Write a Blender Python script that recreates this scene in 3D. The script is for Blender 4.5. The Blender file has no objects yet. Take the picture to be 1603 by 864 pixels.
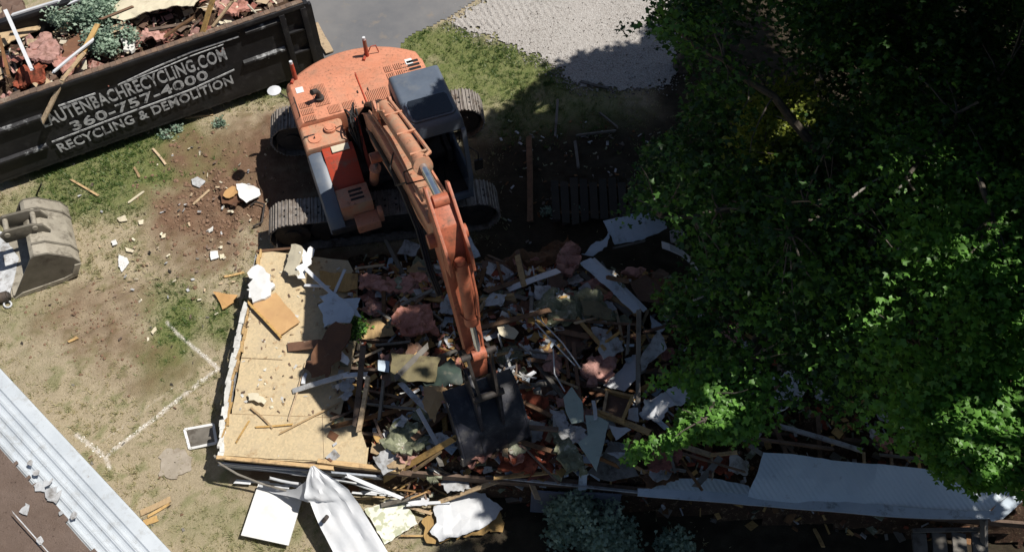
import bpy, bmesh, math, random
import numpy as np
from mathutils import Vector, Matrix, noise, geometry
random.seed(7); RNG = np.random.default_rng(7)
C = bpy.data.collections.new('scene_objects'); 
scene = bpy.context.scene
scene.collection.children.link(C)
# ------------------------------------------------------------ camera, sky, sun, exposure
TH = math.radians(33.0); CT, ST = math.cos(TH), math.sin(TH); F = 1350.0; H = 13.8
cam = bpy.data.cameras.new('camera'); camo = bpy.data.objects.new('camera', cam); C.objects.link(camo)
camo.location = (0, 0, H); camo.rotation_euler = (TH, 0, 0)
cam.sensor_width = 36; cam.lens = F / 1603 * 36; cam.clip_start = 0.1; cam.clip_end = 3000
scene.camera = camo
SL = (0.55, 0.08)                       # shadow drift per metre of height: (-0.55, -0.08)
SUNV = Vector((SL[0], SL[1], 1)).normalized()
world = bpy.data.worlds.new('World'); scene.world = world; world.use_nodes = True
wn = world.node_tree; wn.nodes.clear()
sky = wn.nodes.new('ShaderNodeTexSky'); sky.sky_type = 'NISHITA'; sky.sun_disc = False
sky.sun_elevation = math.asin(SUNV.z); sky.sun_rotation = math.atan2(SL[0], SL[1])
bg = wn.nodes.new('ShaderNodeBackground'); bg.inputs[1].default_value = 0.05
wo = wn.nodes.new('ShaderNodeOutputWorld')
wn.links.new(sky.outputs[0], bg.inputs[0]); wn.links.new(bg.outputs[0], wo.inputs[0])
sl = bpy.data.lights.new('sun', 'SUN'); sl.energy = 5.0; sl.angle = math.radians(0.53); sl.color = (1.0, 0.95, 0.87)
so = bpy.data.objects.new('sun', sl); C.objects.link(so); so.location = (8, 2, 30)
so.rotation_euler = (-SUNV).to_track_quat('-Z', 'Y').to_euler()
scene.view_settings.view_transform = 'Standard'; scene.view_settings.look = 'None'
scene.view_settings.exposure = 0.25; scene.view_settings.gamma = 1
scene.render.engine = 'CYCLES'
scene.cycles.max_bounces = 6; scene.cycles.transparent_max_bounces = 8

# ------------------------------------------------------------ pixel of the photograph -> point of the place
def ray(px, py):
    u = px - 801.5; v = 432 - py
    return Vector((u, v * CT + F * ST, v * ST - F * CT))
def P(px, py, z=0.0):
    r = ray(px, py); t = (z - H) / r.z
    return Vector((r.x * t, r.y * t, z))
def proj(x, y, z):
    h = H - z; d = y * ST + h * CT
    return 801.5 + F * x / d, 432 - F * (y * CT - h * ST) / d
def sst(a, b, x):
    t = min(1, max(0, (x - a) / (b - a))); return t * t * (3 - 2 * t)
def fb(x, y, z=0, o=3):
    return noise.fractal(Vector((x, y, z)), 0.8, 2.0, o)
FZ = 0.80                                              # house floor height
def ys(x): return 4.98 - 0.086 * (x + 4.65)
def yn(x): return ys(x) + 4.0
def heap(x, y):
    e = sst(ys(x) - .15, ys(x) + .35, y) * (1 - sst(yn(x) - .5, yn(x) + .9, y))
    e2 = e * sst(-4.7, -4.3, x)
    a = sst(-2.9, -1.2, x) * (1 - .5 * sst(2.5, 5, x))
    z = e2 * (.50 + a * (.42 + .45 * fb(x * .9, y * .9, 3)) + .10 * fb(x * 3, y * 3, 1)) 
    if x < -2.75 and ys(x) - .02 < y < yn(x) + .1: z = max(z, FZ)
    return max(z, 0.0) + (0.0 if e2 < .02 else 0.02 * fb(x * 9, y * 9))
def PH(px, py, dz=0.0):
    z = .6
    for _ in range(7):
        p = P(px, py, z + dz); z = .5 * z + .5 * heap(p.x, p.y)
    return P(px, py, z + dz)
def vnoise(x, y, seed=0):
    xi = np.floor(x).astype(np.int64); yi = np.floor(y).astype(np.int64); xf = x - xi; yf = y - yi
    def h(a, b):
        n = (a * 374761393 + b * 668265263 + seed * 1442695041) & 0xffffffff
        n = ((n ^ (n >> 13)) * 1274126177) & 0xffffffff
        return ((n ^ (n >> 16)) & 0xffff) / 65535.0
    sx = xf * xf * (3 - 2 * xf); sy = yf * yf * (3 - 2 * yf)
    return (h(xi, yi) * (1 - sx) + h(xi + 1, yi) * sx) * (1 - sy) + (h(xi, yi + 1) * (1 - sx) + h(xi + 1, yi + 1) * sx) * sy
def fbm(x, y, o=4, seed=0):
    s = 0; a = .5; t = 0
    for k in range(o):
        s = s + a * vnoise(x, y, seed + k); t += a; a *= .55; x = x * 2.03 + 7; y = y * 2.03 + 3
    return s / t
def inpoly(x, y, poly):
    x = np.asarray(x); y = np.asarray(y); r = np.zeros(x.shape, bool); n = len(poly)
    for i in range(n):
        x1, y1 = poly[i][:2]; x2, y2 = poly[(i + 1) % n][:2]
        c = ((y1 > y) != (y2 > y)) & (x < (x2 - x1) * (y - y1) / ((y2 - y1) + 1e-12) + x1)
        r ^= c
    return r
def pdist(x, y, pts):
    """distance to a polyline"""
    best = np.full(np.asarray(x).shape, 1e9)
    for (x1, y1), (x2, y2) in zip(pts[:-1], pts[1:]):
        dx, dy = x2 - x1, y2 - y1; t = np.clip(((x - x1) * dx + (y - y1) * dy) / (dx * dx + dy * dy + 1e-9), 0, 1)
        best = np.minimum(best, np.hypot(x - x1 - t * dx, y - y1 - t * dy))
    return best

# ------------------------------------------------------------ materials
class NT:
    def __init__(s, name):
        s.m = bpy.data.materials.new(name); s.m.use_nodes = True; s.t = s.m.node_tree; s.t.nodes.clear()
        s.o = s.n('OutputMaterial'); s.b = s.n('BsdfPrincipled'); s.l(s.b.outputs[0], s.o.inputs[0])
        s.tc = s.n('TexCoord'); s.geo = s.n('NewGeometry')
    def n(s, k): return s.t.nodes.new('ShaderNode' + k)
    def l(s, a, b): s.t.links.new(a, b)
    def noise(s, scale, det=5, rough=.6, vec=None):
        k = s.n('TexNoise'); k.inputs['Scale'].default_value = scale; k.inputs['Detail'].default_value = det
        k.inputs['Roughness'].default_value = rough
        s.l(vec if vec else s.geo.outputs['Position'], k.inputs['Vector']); return k.outputs['Fac']
    def ramp(s, fac, a, b):
        r = s.n('MapRange'); r.inputs[1].default_value = a; r.inputs[2].default_value = b
        s.l(fac, r.inputs[0]); return r.outputs[0]
    def mix(s, fac, a, b):
        m = s.n('Mix'); m.data_type = 'RGBA'
        if isinstance(fac, float): m.inputs[0].default_value = fac
        else: s.l(fac, m.inputs[0])
        for v, i in ((a, 6), (b, 7)):
            if isinstance(v, tuple): m.inputs[i].default_value = (*v, 1)
            else: s.l(v, m.inputs[i])
        return m.outputs[2]
    def math(s, op, a, b=None):
        m = s.n('Math'); m.operation = op
        for v, i in ((a, 0), (b, 1)):
            if v is None: continue
            if isinstance(v, (int, float)): m.inputs[i].default_value = v
            else: s.l(v, m.inputs[i])
        return m.outputs[0]
    def attr(s, name):
        a = s.n('Attribute'); a.attribute_name = name; return a.outputs['Fac']
    def bump(s, h, strength=.3, dist=.01):
        b = s.n('Bump'); b.inputs['Strength'].default_value = strength; b.inputs['Distance'].default_value = dist
        s.l(h, b.inputs['Height']); s.l(b.outputs[0], s.b.inputs['Normal']); return b
    def vary(s, col, amt):
        oi = s.n('ObjectInfo'); hs = s.n('HueSaturation'); s.l(col, hs.inputs['Color'])
        r = s.n('MapRange'); s.l(oi.outputs['Random'], r.inputs[0]); r.inputs[3].default_value = 1 - amt; r.inputs[4].default_value = 1 + amt * .7
        s.l(r.outputs[0], hs.inputs['Value'])
        r2 = s.n('MapRange'); s.l(s.math('FRACT', s.math('MULTIPLY', oi.outputs['Random'], 17.3)), r2.inputs[0])
        r2.inputs[3].default_value = 1 - amt; r2.inputs[4].default_value = 1 + amt; s.l(r2.outputs[0], hs.inputs['Saturation'])
        return hs.outputs[0]
    def col(s, c): s.l(c, s.b.inputs['Base Color'])
    def set(s, rough=.7, metal=0, spec=.4):
        s.b.inputs['Roughness'].default_value = rough; s.b.inputs['Metallic'].default_value = metal
        s.b.inputs['Specular IOR Level'].default_value = spec

def simple(name, a, b, scale=6, rough=.75, metal=0, bump=.25, bscale=45, vary=.15, dirt=None, dlo=.55, dhi=.7, dscale=3, spec=.35, stretch=None, speck=None):
    k = NT(name); vec = None
    if stretch:
        mp = k.n('Mapping'); mp.inputs['Scale'].default_value = stretch; k.l(k.tc.outputs['Object'], mp.inputs[0]); vec = mp.outputs[0]
    c = k.mix(k.ramp(k.noise(scale, 6, .65, vec), .35, .65), a, b)
    if dirt: c = k.mix(k.ramp(k.noise(dscale, 7, .7), dlo, dhi), c, dirt)
    if speck: c = k.mix(k.math('MULTIPLY', k.ramp(k.noise(19, 8, .8), .52, .66), k.ramp(k.noise(2.1, 4, .6), .36, .60)), c, speck)
    if vary: c = k.vary(c, vary)
    k.col(c); k.set(rough, metal, spec)
    k.bump(k.noise(bscale, 5, .7, vec), bump, .012)
    return k.m
MT = {}
MT['orange'] = simple('faded_orange_paint', (.54, .215, .125), (.58, .25, .155), 2.5, .5, bump=.12, bscale=30, vary=0, dirt=(.36, .20, .13), dlo=.5, dhi=.75, dscale=4, speck=(.10, .055, .035))
MT['orange2'] = simple('dusty_orange_paint', (.53, .235, .14), (.46, .20, .12), 3, .55, bump=.15, bscale=30, vary=0, dirt=(.40, .27, .18), dlo=.42, dhi=.66, dscale=5, speck=(.10, .055, .035))
MT['red'] = simple('deep_red_orange_paint', (.42, .05, .022), (.34, .05, .025), 3, .5, bump=.1, vary=0, dirt=(.2, .1, .07), speck=(.10, .055, .035))
MT['stickor'] = simple('stick_orange_paint', (.47, .145, .08), (.36, .11, .06), 4, .5, bump=.12, vary=0, dirt=(.17, .08, .05), dlo=.5, dhi=.7, dscale=6, speck=(.10, .055, .035))
MT['cabgrey'] = simple('slate_grey_paint', (.085, .105, .14), (.11, .135, .175), 2, .42, bump=.08, vary=0, dirt=(.17, .175, .18), dlo=.5, dhi=.8, dscale=2.2)
MT['black'] = simple('black_rubber', (.012, .012, .013), (.02, .02, .021), 10, .55, vary=0, bump=.1)
MT['dark'] = simple('dark_void_paint', (.02, .019, .019), (.035, .03, .028), 8, .8, vary=0)
MT['blackpaint'] = simple('black_container_paint', (.010, .010, .012), (.018, .018, .020), 3, .55, bump=.35, bscale=5, vary=0, dirt=(.050, .049, .05), dlo=.52, dhi=.80, dscale=4)
MT['rim'] = simple('rusty_container_rim', (.20, .13, .09), (.08, .06, .05), 6, .7, vary=0, dirt=(.3, .24, .18))
MT['scuff'] = simple('scuffed_rib_paint', (.015, .015, .017), (.03, .03, .032), 8, .55, vary=0, dirt=(.33, .34, .35), dlo=.54, dhi=.66, dscale=4)
MT['letter'] = simple('faded_white_lettering', (.62, .63, .64), (.40, .41, .42), 14, .6, vary=0, dirt=(.05, .05, .055), dlo=.50, dhi=.64, dscale=9)
MT['steel'] = simple('track_steel', (.20, .18, .16), (.30, .27, .245), 9, .55, metal=.25, vary=0, dirt=(.10, .07, .05), dlo=.5, dhi=.66, dscale=6)
MT['chrome'] = simple('polished_rod', (.55, .60, .68), (.65, .7, .75), 5, .18, metal=.9, vary=0, bump=.02)
MT['frame'] = simple('greasy_dark_steel', (.03, .027, .025), (.06, .05, .045), 7, .65, vary=0, dirt=(.11, .08, .06))
MT['bucketpaint'] = simple('worn_black_bucket_steel', (.014, .015, .022), (.03, .032, .044), 5, .45, vary=0, dirt=(.10, .095, .09), dlo=.52, dhi=.75, dscale=5)
MT['wear'] = simple('worn_cutting_edge', (.14, .13, .115), (.22, .20, .18), 12, .5, metal=.3, vary=0, dirt=(.05, .045, .04))
MT['spare'] = simple('weathered_bucket_steel', (.27, .245, .20), (.36, .33, .27), 4, .6, metal=.1, bump=.3, vary=0, dirt=(.10, .085, .065), dlo=.5, dhi=.7, dscale=6)
MT['spare_side'] = simple('dark_bucket_cheek', (.10, .09, .07), (.15, .135, .11), 4, .65, vary=0, dirt=(.06, .05, .04))  # cheeks, ears and strips in a darker steel tone than the shell
MT['glass'] = simple('tinted_glass', (.012, .016, .022), (.018, .022, .03), 3, .12, vary=0, bump=.02, spec=.6)
MT['white'] = simple('white_painted_metal', (.60, .61, .63), (.50, .52, .55), 2.5, .45, bump=.08, vary=.06, dirt=(.35, .33, .30), dlo=.6, dhi=.85, dscale=6)
MT['blown'] = simple('white_board', (.68, .68, .68), (.58, .58, .57), 5, .6, bump=.1, vary=.05, dirt=(.5, .47, .42), dlo=.6, dhi=.85)
MT['grime'] = simple('grimy_white_board', (.50, .51, .53), (.36, .37, .38), 5, .7, bump=.2, vary=.15, dirt=(.12, .10, .08), dlo=.48, dhi=.7, dscale=7)
MT['blue'] = simple('pale_blue_siding', (.54, .61, .68), (.44, .52, .60), 3, .5, bump=.1, vary=.1, dirt=(.12, .12, .12), dlo=.56, dhi=.75, dscale=5)
MT['sage'] = simple('pale_green_board', (.40, .47, .42), (.32, .40, .36), 3, .55, bump=.06, vary=.08, dirt=(.2, .2, .17), dlo=.58, dhi=.8, dscale=4)
MT['ply'] = simple('tan_plywood', (.42, .29, .14), (.33, .22, .11), 4, .75, bump=.2, vary=.18, dirt=(.16, .10, .06), dlo=.56, dhi=.75, dscale=5, stretch=(9, 1, 1))
MT['plyo'] = simple('honey_plywood', (.50, .30, .12), (.42, .24, .10), 3, .65, bump=.12, vary=.08, dirt=(.22, .13, .07), dlo=.6, dhi=.8, dscale=4)
MT['pine'] = simple('pine_timber', (.50, .36, .19), (.38, .25, .13), 3, .75, bump=.3, vary=.25, dirt=(.13, .09, .06), dlo=.52, dhi=.7, dscale=8, stretch=(2, 14, 14))
MT['wood'] = simple('weathered_brown_timber', (.20, .12, .075), (.13, .08, .05), 3, .85, bump=.35, vary=.3, dirt=(.05, .035, .025), dlo=.5, dhi=.7, dscale=8)
MT['darkwood'] = simple('dark_timber', (.035, .029, .023), (.022, .019, .015), 4, .85, bump=.3, vary=.25)  # very dark, low-contrast brown timber
MT['greywood'] = simple('grey_timber', (.20, .185, .165), (.13, .12, .105), 4, .85, bump=.3, vary=.25, dirt=(.06, .05, .04))
MT['brown'] = simple('brown_panelling', (.17, .09, .055), (.11, .06, .04), 4, .7, bump=.2, vary=.2, dirt=(.28, .2, .14), dlo=.6, dhi=.75, dscale=8)
MT['pink'] = simple('pink_insulation', (.48, .26, .22), (.36, .18, .15), 12, .95, bump=.9, bscale=30, vary=.15, dirt=(.20, .10, .07), dlo=.48, dhi=.66, dscale=9, spec=.05)
MT['redpink'] = simple('red_torn_insulation', (.34, .12, .085), (.22, .075, .055), 10, .95, bump=.9, bscale=28, vary=.12, dirt=(.10, .05, .035), dlo=.48, dhi=.62, dscale=7, spec=.05)
MT['moss'] = simple('mottled_green_insulation', (.26, .27, .19), (.15, .16, .11), 14, .95, bump=.9, bscale=30, vary=.12, dirt=(.46, .45, .38), dlo=.54, dhi=.64, dscale=9, spec=.05)
MT['fluff'] = simple('white_fibre', (.62, .62, .60), (.46, .45, .42), 10, .95, bump=.7, bscale=25, vary=.1, spec=.05)
MT['tarp'] = simple('dark_green_sheet', (.05, .075, .06), (.035, .05, .045), 5, .6, vary=.1, dirt=(.16, .15, .12))
MT['olive'] = simple('olive_board', (.20, .17, .09), (.15, .13, .075), 4, .8, vary=.12, dirt=(.08, .06, .04))
MT['concrete'] = simple('concrete', (.33, .29, .24), (.26, .225, .18), 5, .9, vary=0, dirt=(.18, .14, .10))
MT['rope'] = simple('frayed_rope', (.45, .42, .34), (.35, .32, .25), 20, .9, vary=0)
MT['bark'] = simple('grey_brown_bark', (.13, .11, .09), (.07, .06, .048), 6, .9, bump=.8, bscale=18, vary=.1)
MT['chalk'] = simple('chalk_white', (.75, .74, .70), (.55, .52, .46), 12, .95, vary=0)
MT['yellowish'] = simple('cream_board', (.62, .56, .42), (.50, .45, .34), 4, .7, vary=.1, dirt=(.3, .24, .17), dlo=.56, dhi=.75)
MT['carpet'] = simple('rust_brown_carpet', (.16, .085, .045), (.09, .05, .03), 9, .95, bump=.7, vary=.1, dirt=(.25, .17, .11), dlo=.6, dhi=.72, dscale=6)
def leafmat(name, base, yel, lo=.0):
    k = NT(name); a = k.attr('tone')
    c = k.mix(a, base, yel); k.col(c); k.set(.45, 0, .35)
    tr = k.n('BsdfTranslucent'); k.l(k.mix(a, tuple(x * 1.3 for x in base), tuple(x * 1.4 for x in yel)), tr.inputs[0])
    ms = k.n('MixShader'); ms.inputs[0].default_value = .32
    k.l(k.b.outputs[0], ms.inputs[1]); k.l(tr.outputs[0], ms.inputs[2]); k.l(ms.outputs[0], k.o.inputs[0])
    return k.m
MT['leaf'] = leafmat('broadleaf_foliage', (.020, .055, .017), (.15, .34, .055))
MT['leafy'] = leafmat('yellow_green_foliage', (.10, .15, .02), (.28, .32, .05))
MT['leafb'] = leafmat('blue_green_shrub_foliage', (.08, .145, .10), (.33, .43, .33))
MT['grassm'] = leafmat('grass_blades', (.085, .14, .035), (.44, .38, .23))
# OSB / particle board floor
k = NT('particle_board_floor')
v = k.n('TexVoronoi'); v.inputs['Scale'].default_value = 34; k.l(k.geo.outputs['Position'], v.inputs['Vector'])
c = k.mix(k.ramp(k.noise(1.3, 6), .35, .7), (.47, .385, .25), (.39, .315, .20))
c = k.mix(k.ramp(v.outputs['Color'], .2, .9), c, (.53, .42, .26))
c = k.mix(k.ramp(k.noise(4.5, 8, .72), .56, .72), c, (.30, .20, .11))
c = k.mix(k.ramp(k.noise(22, 4, .7), .66, .74), c, (.14, .09, .05)); c = k.mix(k.math('MULTIPLY', k.ramp(k.noise(1.9, 9, .8), .52, .66), .55), c, (.36, .30, .22)); c = k.mix(k.math('MULTIPLY', k.ramp(k.noise(3.1, 9, .82), .60, .68), .6), c, (.20, .15, .10))
k.col(c); k.set(.85, 0, .2); k.bump(k.noise(60, 5), .25, .008); MT['osb'] = k.m
# fine-ribbed siding sheet
def ribbed(name, a, b, ang, freq, strength, dist=.012, dirt=(.2, .2, .2)):
    k = NT(name); mp = k.n('Mapping'); mp.vector_type = 'POINT'; mp.inputs['Rotation'].default_value = (0, 0, ang)
    k.l(k.geo.outputs['Position'], mp.inputs[0])
    w = k.n('TexWave'); w.bands_direction = 'X'; w.wave_profile = 'SIN'; w.inputs['Scale'].default_value = freq; w.inputs['Distortion'].default_value = .15
    k.l(mp.outputs[0], w.inputs[0])
    c = k.mix(k.ramp(k.noise(1.6, 6), .3, .7), a, b)
    c = k.mix(k.ramp(k.noise(5, 7, .7), .6, .8), c, dirt)
    k.col(c); k.set(.5, .0, .4); k.bump(w.outputs['Fac'], strength, dist); return k.m
MT['ribblue'] = ribbed('ribbed_pale_blue_metal', (.66, .74, .80), (.58, .67, .74), math.radians(-28), 4.4, .4, .012)
MT['ribwhite'] = ribbed('ribbed_white_metal', (.72, .74, .77), (.62, .65, .68), math.radians(-5), 3.2, .5, .012)
MT['skirt'] = ribbed('shade_darkened_ribbed_skirting', (.16, .17, .22), (.10, .115, .15), math.radians(-5), 3.4, .25, .01, (.12, .11, .10))  # darker copy of the pale skirting, tree shade painted into its colour
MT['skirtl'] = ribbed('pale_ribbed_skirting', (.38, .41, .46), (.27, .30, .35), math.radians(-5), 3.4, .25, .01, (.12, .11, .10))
MT['pattern'] = None
k = NT('spotted_cream_wallboard'); c = k.mix(k.ramp(k.noise(10, 3, .5), .50, .58), (.66, .66, .58), (.40, .42, .30))
k.col(c); k.set(.7); k.bump(k.noise(30), .2, .006); MT['pattern'] = k.m
# ground
k = NT('lawn_and_bare_soil')
g = k.attr('green'); d = k.attr('dirt')
dry = k.mix(k.ramp(k.noise(3.2, 8, .7), .3, .7), (.41, .345, .24), (.30, .25, .17))
dry = k.mix(k.ramp(k.noise(26, 5, .75), .45, .7), dry, (.46, .39, .275))
grn = k.mix(k.ramp(k.noise(9, 8, .75), .3, .7), (.11, .145, .045), (.21, .22, .09))
soil = k.mix(k.ramp(k.noise(6, 8, .75), .3, .7), (.135, .080, .050), (.215, .135, .090))
soil = k.mix(k.ramp(k.noise(40, 4, .7), .62, .72), soil, (.30, .22, .16))
c = k.mix(g, dry, grn); c = k.mix(d, c, soil)
shade_col = k.mix(k.ramp(k.noise(5, 8, .75), .3, .7), (.032, .027, .019), (.065, .050, .034)); shade_col = k.mix(k.ramp(k.noise(24, 4, .7), .60, .70), shade_col, (.055, .07, .035)); c = k.mix(k.attr('painted_shade'), c, shade_col)  # near-black soil colour that paints the tree shade into the ground
k.col(c); k.set(.95, 0, .12)
mask = None
for A_, B_, W_ in (((275, 520), (342, 577), .020), ((342, 577), (168, 713), .026), ((120, 680), (166, 716), .026), ((262, 505), (274, 518), .02), ((166, 716), (172, 733), .02), ((160, 690), (285, 598), -.018)):
    p_, q_ = P(*A_), P(*B_); dv = Vector((q_.x - p_.x, q_.y - p_.y, 0)); L_ = dv.length; dv.normalize()
    sub = k.n('VectorMath'); sub.operation = 'SUBTRACT'; k.l(k.geo.outputs['Position'], sub.inputs[0]); sub.inputs[1].default_value = (p_.x, p_.y, 0)
    dt = k.n('VectorMath'); dt.operation = 'DOT_PRODUCT'; k.l(sub.outputs[0], dt.inputs[0]); dt.inputs[1].default_value = dv
    cl_ = k.n('Clamp'); k.l(dt.outputs['Value'], cl_.inputs[0]); cl_.inputs[2].default_value = L_
    sc = k.n('VectorMath'); sc.operation = 'SCALE'; sc.inputs[0].default_value = dv; k.l(cl_.outputs[0], sc.inputs['Scale'])
    df = k.n('VectorMath'); df.operation = 'SUBTRACT'; k.l(sub.outputs[0], df.inputs[0]); k.l(sc.outputs[0], df.inputs[1])
    fl_ = k.n('VectorMath'); fl_.operation = 'MULTIPLY'; k.l(df.outputs[0], fl_.inputs[0]); fl_.inputs[1].default_value = (1, 1, 0)
    ln = k.n('VectorMath'); ln.operation = 'LENGTH'; k.l(fl_.outputs[0], ln.inputs[0])
    v_ = k.math('SUBTRACT', ln.outputs['Value'], W_); mask = v_ if mask is None else k.math('MINIMUM', mask, v_)
mask = k.math('SUBTRACT', 1.0, k.ramp(k.math('ADD', mask, k.math('MULTIPLY', k.math('SUBTRACT', k.noise(14, 6, .8), .5), .09)), -.012, .03))
c = k.mix(k.math('MULTIPLY', mask, .62), c, (.66, .61, .56)); k.col(c)
k.bump(k.noise(38, 7, .8), .9, .04); MT['ground'] = k.m
k = NT('asphalt'); c = k.mix(k.ramp(k.noise(.8, 7, .65), .35, .65), (.115, .118, .128), (.16, .158, .16))
c = k.mix(k.ramp(k.noise(2.4, 6, .6), .58, .78), c, (.20, .17, .14)); k.col(c); k.set(.7, 0, .3); k.bump(k.noise(90, 3), .3, .005); MT['road'] = k.m
k = NT('crushed_gravel'); v = k.n('TexVoronoi'); v.inputs['Scale'].default_value = 30; k.l(k.geo.outputs['Position'], v.inputs['Vector'])
c = k.mix(k.ramp(k.noise(.9, 6), .35, .65), (.36, .335, .315), (.29, .265, .245)); c = k.mix(k.ramp(v.outputs['Color'], .1, .9), c, (.44, .42, .40))
c = k.mix(k.ramp(k.noise(45, 4, .8), .52, .7), c, (.17, .155, .14))
k.col(c); k.set(.95, 0, .2); k.bump(k.math('ADD', v.outputs['Distance'], k.noise(60, 4, .8)), .8, .02); MT['gravel'] = k.m
k = NT('tar_and_granule_roofing'); c = k.mix(k.ramp(k.noise(2, 7, .7), .35, .65), (.20, .150, .125), (.155, .112, .09))
c = k.mix(k.ramp(k.noise(34, 5, .8), .58, .74), c, (.24, .19, .16)); c = k.mix(k.ramp(k.noise(20, 5, .8), .60, .68), c, (.05, .033, .026))
k.col(c); k.set(.95, 0, .15); k.bump(k.noise(45, 6, .8), 1, .03); MT['tar'] = k.m
k = NT('rubble_bed'); c = k.mix(k.ramp(k.noise(4, 8, .8), .35, .65), (.10, .06, .04), (.055, .038, .028))
c = k.mix(k.ramp(k.noise(11, 6, .8), .56, .62), c, (.26, .19, .12)); c = k.mix(k.ramp(k.noise(7.3, 6, .8), .60, .66), c, (.27, .11, .09))
k.col(c); k.set(.95, 0, .1); k.bump(k.noise(14, 8, .8), 1, .08); MT['rubble'] = k.m
k = NT('galvanised_roof_strip'); c = k.mix(k.ramp(k.noise(2, 6), .35, .65), (.52, .56, .60), (.44, .48, .52)); c = k.mix(k.ramp(k.noise(5, 8, .8), .52, .75), c, (.33, .335, .33)); c = k.mix(k.ramp(k.noise(16, 6, .8), .63, .70), c, (.22, .19, .16))
k.col(c); k.set(.45, .08, .4); k.bump(k.noise(30), .08, .006); MT['galv'] = k.m

# ------------------------------------------------------------ mesh helpers
WO = {}
def tag(o, label=None, cat=None, group=None, kind=None):
    if label: o['label'] = label
    if cat: o['category'] = cat
    if group: o['group'] = group
    if kind: o['kind'] = kind
    return o
def empty(name, loc, label, cat, group=None):
    o = bpy.data.objects.new(name, None); C.objects.link(o); o.location = loc; o.empty_display_size = .3
    WO[o.name] = Vector(loc); return tag(o, label, cat, group)
def link(name, verts, faces, mats, parent=None, midx=None, smooth=False, bevel=0, recentre=True):
    V = np.array(verts, dtype=float).reshape(-1, 3)
    if recentre: c = Vector(((V[:, 0].min() + V[:, 0].max()) / 2, (V[:, 1].min() + V[:, 1].max()) / 2, V[:, 2].min()))
    else: c = Vector((0, 0, 0))
    V = V - np.array(c)
    me = bpy.data.meshes.new(name)
    me.from_pydata(V.tolist(), [], faces)
    if not isinstance(mats, (list, tuple)): mats = [mats]
    for m in mats: me.materials.append(m)
    if midx: me.polygons.foreach_set('material_index', midx)
    bm = bmesh.new(); bm.from_mesh(me)
    bmesh.ops.recalc_face_normals(bm, faces=bm.faces)
    if bevel:
        es = [e for e in bm.edges if len(e.link_faces) == 2 and e.calc_face_angle(0) > .5 and e.calc_length() > bevel * 2.2]
        bmesh.ops.bevel(bm, geom=es, offset=bevel, segments=2, affect='EDGES', profile=.6, clamp_overlap=True)
    bm.to_mesh(me); bm.free()
    if smooth or bevel:
        for p in me.polygons: p.use_smooth = True
        try: me.set_sharp_from_angle(angle=math.radians(38))
        except Exception: pass
    o = bpy.data.objects.new(name, me); C.objects.link(o)
    WO[o.name] = c
    o.location = c - WO[parent.name] if parent else c
    if parent: o.parent = parent
    return o
class MB:
    def __init__(s, M=None): s.v = []; s.f = []; s.m = []; s.M = M or Matrix(); s.k = 0
    def add(s, vs, fs, M=None, k=None):
        M = s.M @ M if M else s.M; n = len(s.v)
        s.v += [tuple(M @ Vector(p)) for p in vs]; s.f += [tuple(i + n for i in f) for f in fs]; s.m += [s.k if k is None else k] * len(fs)
        return s
    def box(s, x0, x1, y0, y1, z0, z1, M=None, k=None):
        return s.add([(x0, y0, z0), (x1, y0, z0), (x1, y1, z0), (x0, y1, z0), (x0, y0, z1), (x1, y0, z1), (x1, y1, z1), (x0, y1, z1)],
                     [(0, 3, 2, 1), (4, 5, 6, 7), (0, 1, 5, 4), (1, 2, 6, 5), (2, 3, 7, 6), (3, 0, 4, 7)], M, k)
    def prism(s, poly, y0, y1, M=None, k=None, axis='y'):
        """poly in (x,z), extruded along y (or poly in (x,y) extruded along z)"""
        n = len(poly)
        if axis == 'y': a = [(p[0], y0, p[1]) for p in poly]; b = [(p[0], y1, p[1]) for p in poly]
        else: a = [(p[0], p[1], y0) for p in poly]; b = [(p[0], p[1], y1) for p in poly]
        return s.add(a + b, [tuple(range(n))[::-1], tuple(range(n, 2 * n))] + [(i, (i + 1) % n, (i + 1) % n + n, i + n) for i in range(n)], M, k)
    def loft(s, rings, M=None, k=None, close=True):
        n = len(rings[0]); vs = [p for r in rings for p in r]; fs = []
        for j in range(len(rings) - 1):
            for i in range(n): fs.append((j * n + i, j * n + (i + 1) % n, (j + 1) * n + (i + 1) % n, (j + 1) * n + i))
        if close: fs += [tuple(range(n))[::-1], tuple(range(len(vs) - n, len(vs)))]
        return s.add(vs, fs, M, k)
    def tube(s, pts, r, n=8, M=None, k=None):
        pts = [Vector(p) for p in pts]; rs = r if isinstance(r, (list, tuple)) else [r] * len(pts)
        rings = []; up = Vector((.3, .2, 1))
        for i, p in enumerate(pts):
            t = (pts[min(i + 1, len(pts) - 1)] - pts[max(i - 1, 0)]).normalized()
            a = t.cross(up)
            if a.length < .05: a = t.cross(Vector((1, 0, 0)))
            a.normalize(); b = t.cross(a)
            rings.append([p + rs[i] * (a * math.cos(2 * math.pi * j / n) + b * math.sin(2 * math.pi * j / n)) for j in range(n)])
        return s.loft(rings, M, k)
    def cyl(s, a, b, r, n=16, M=None, k=None, r2=None): return s.tube([a, b], [r, r if r2 is None else r2], n, M, k)
    def build(s, name, mats, parent=None, bevel=0, smooth=False):
        return link(name, s.v, s.f, mats, parent, s.m, smooth, bevel)
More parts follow.
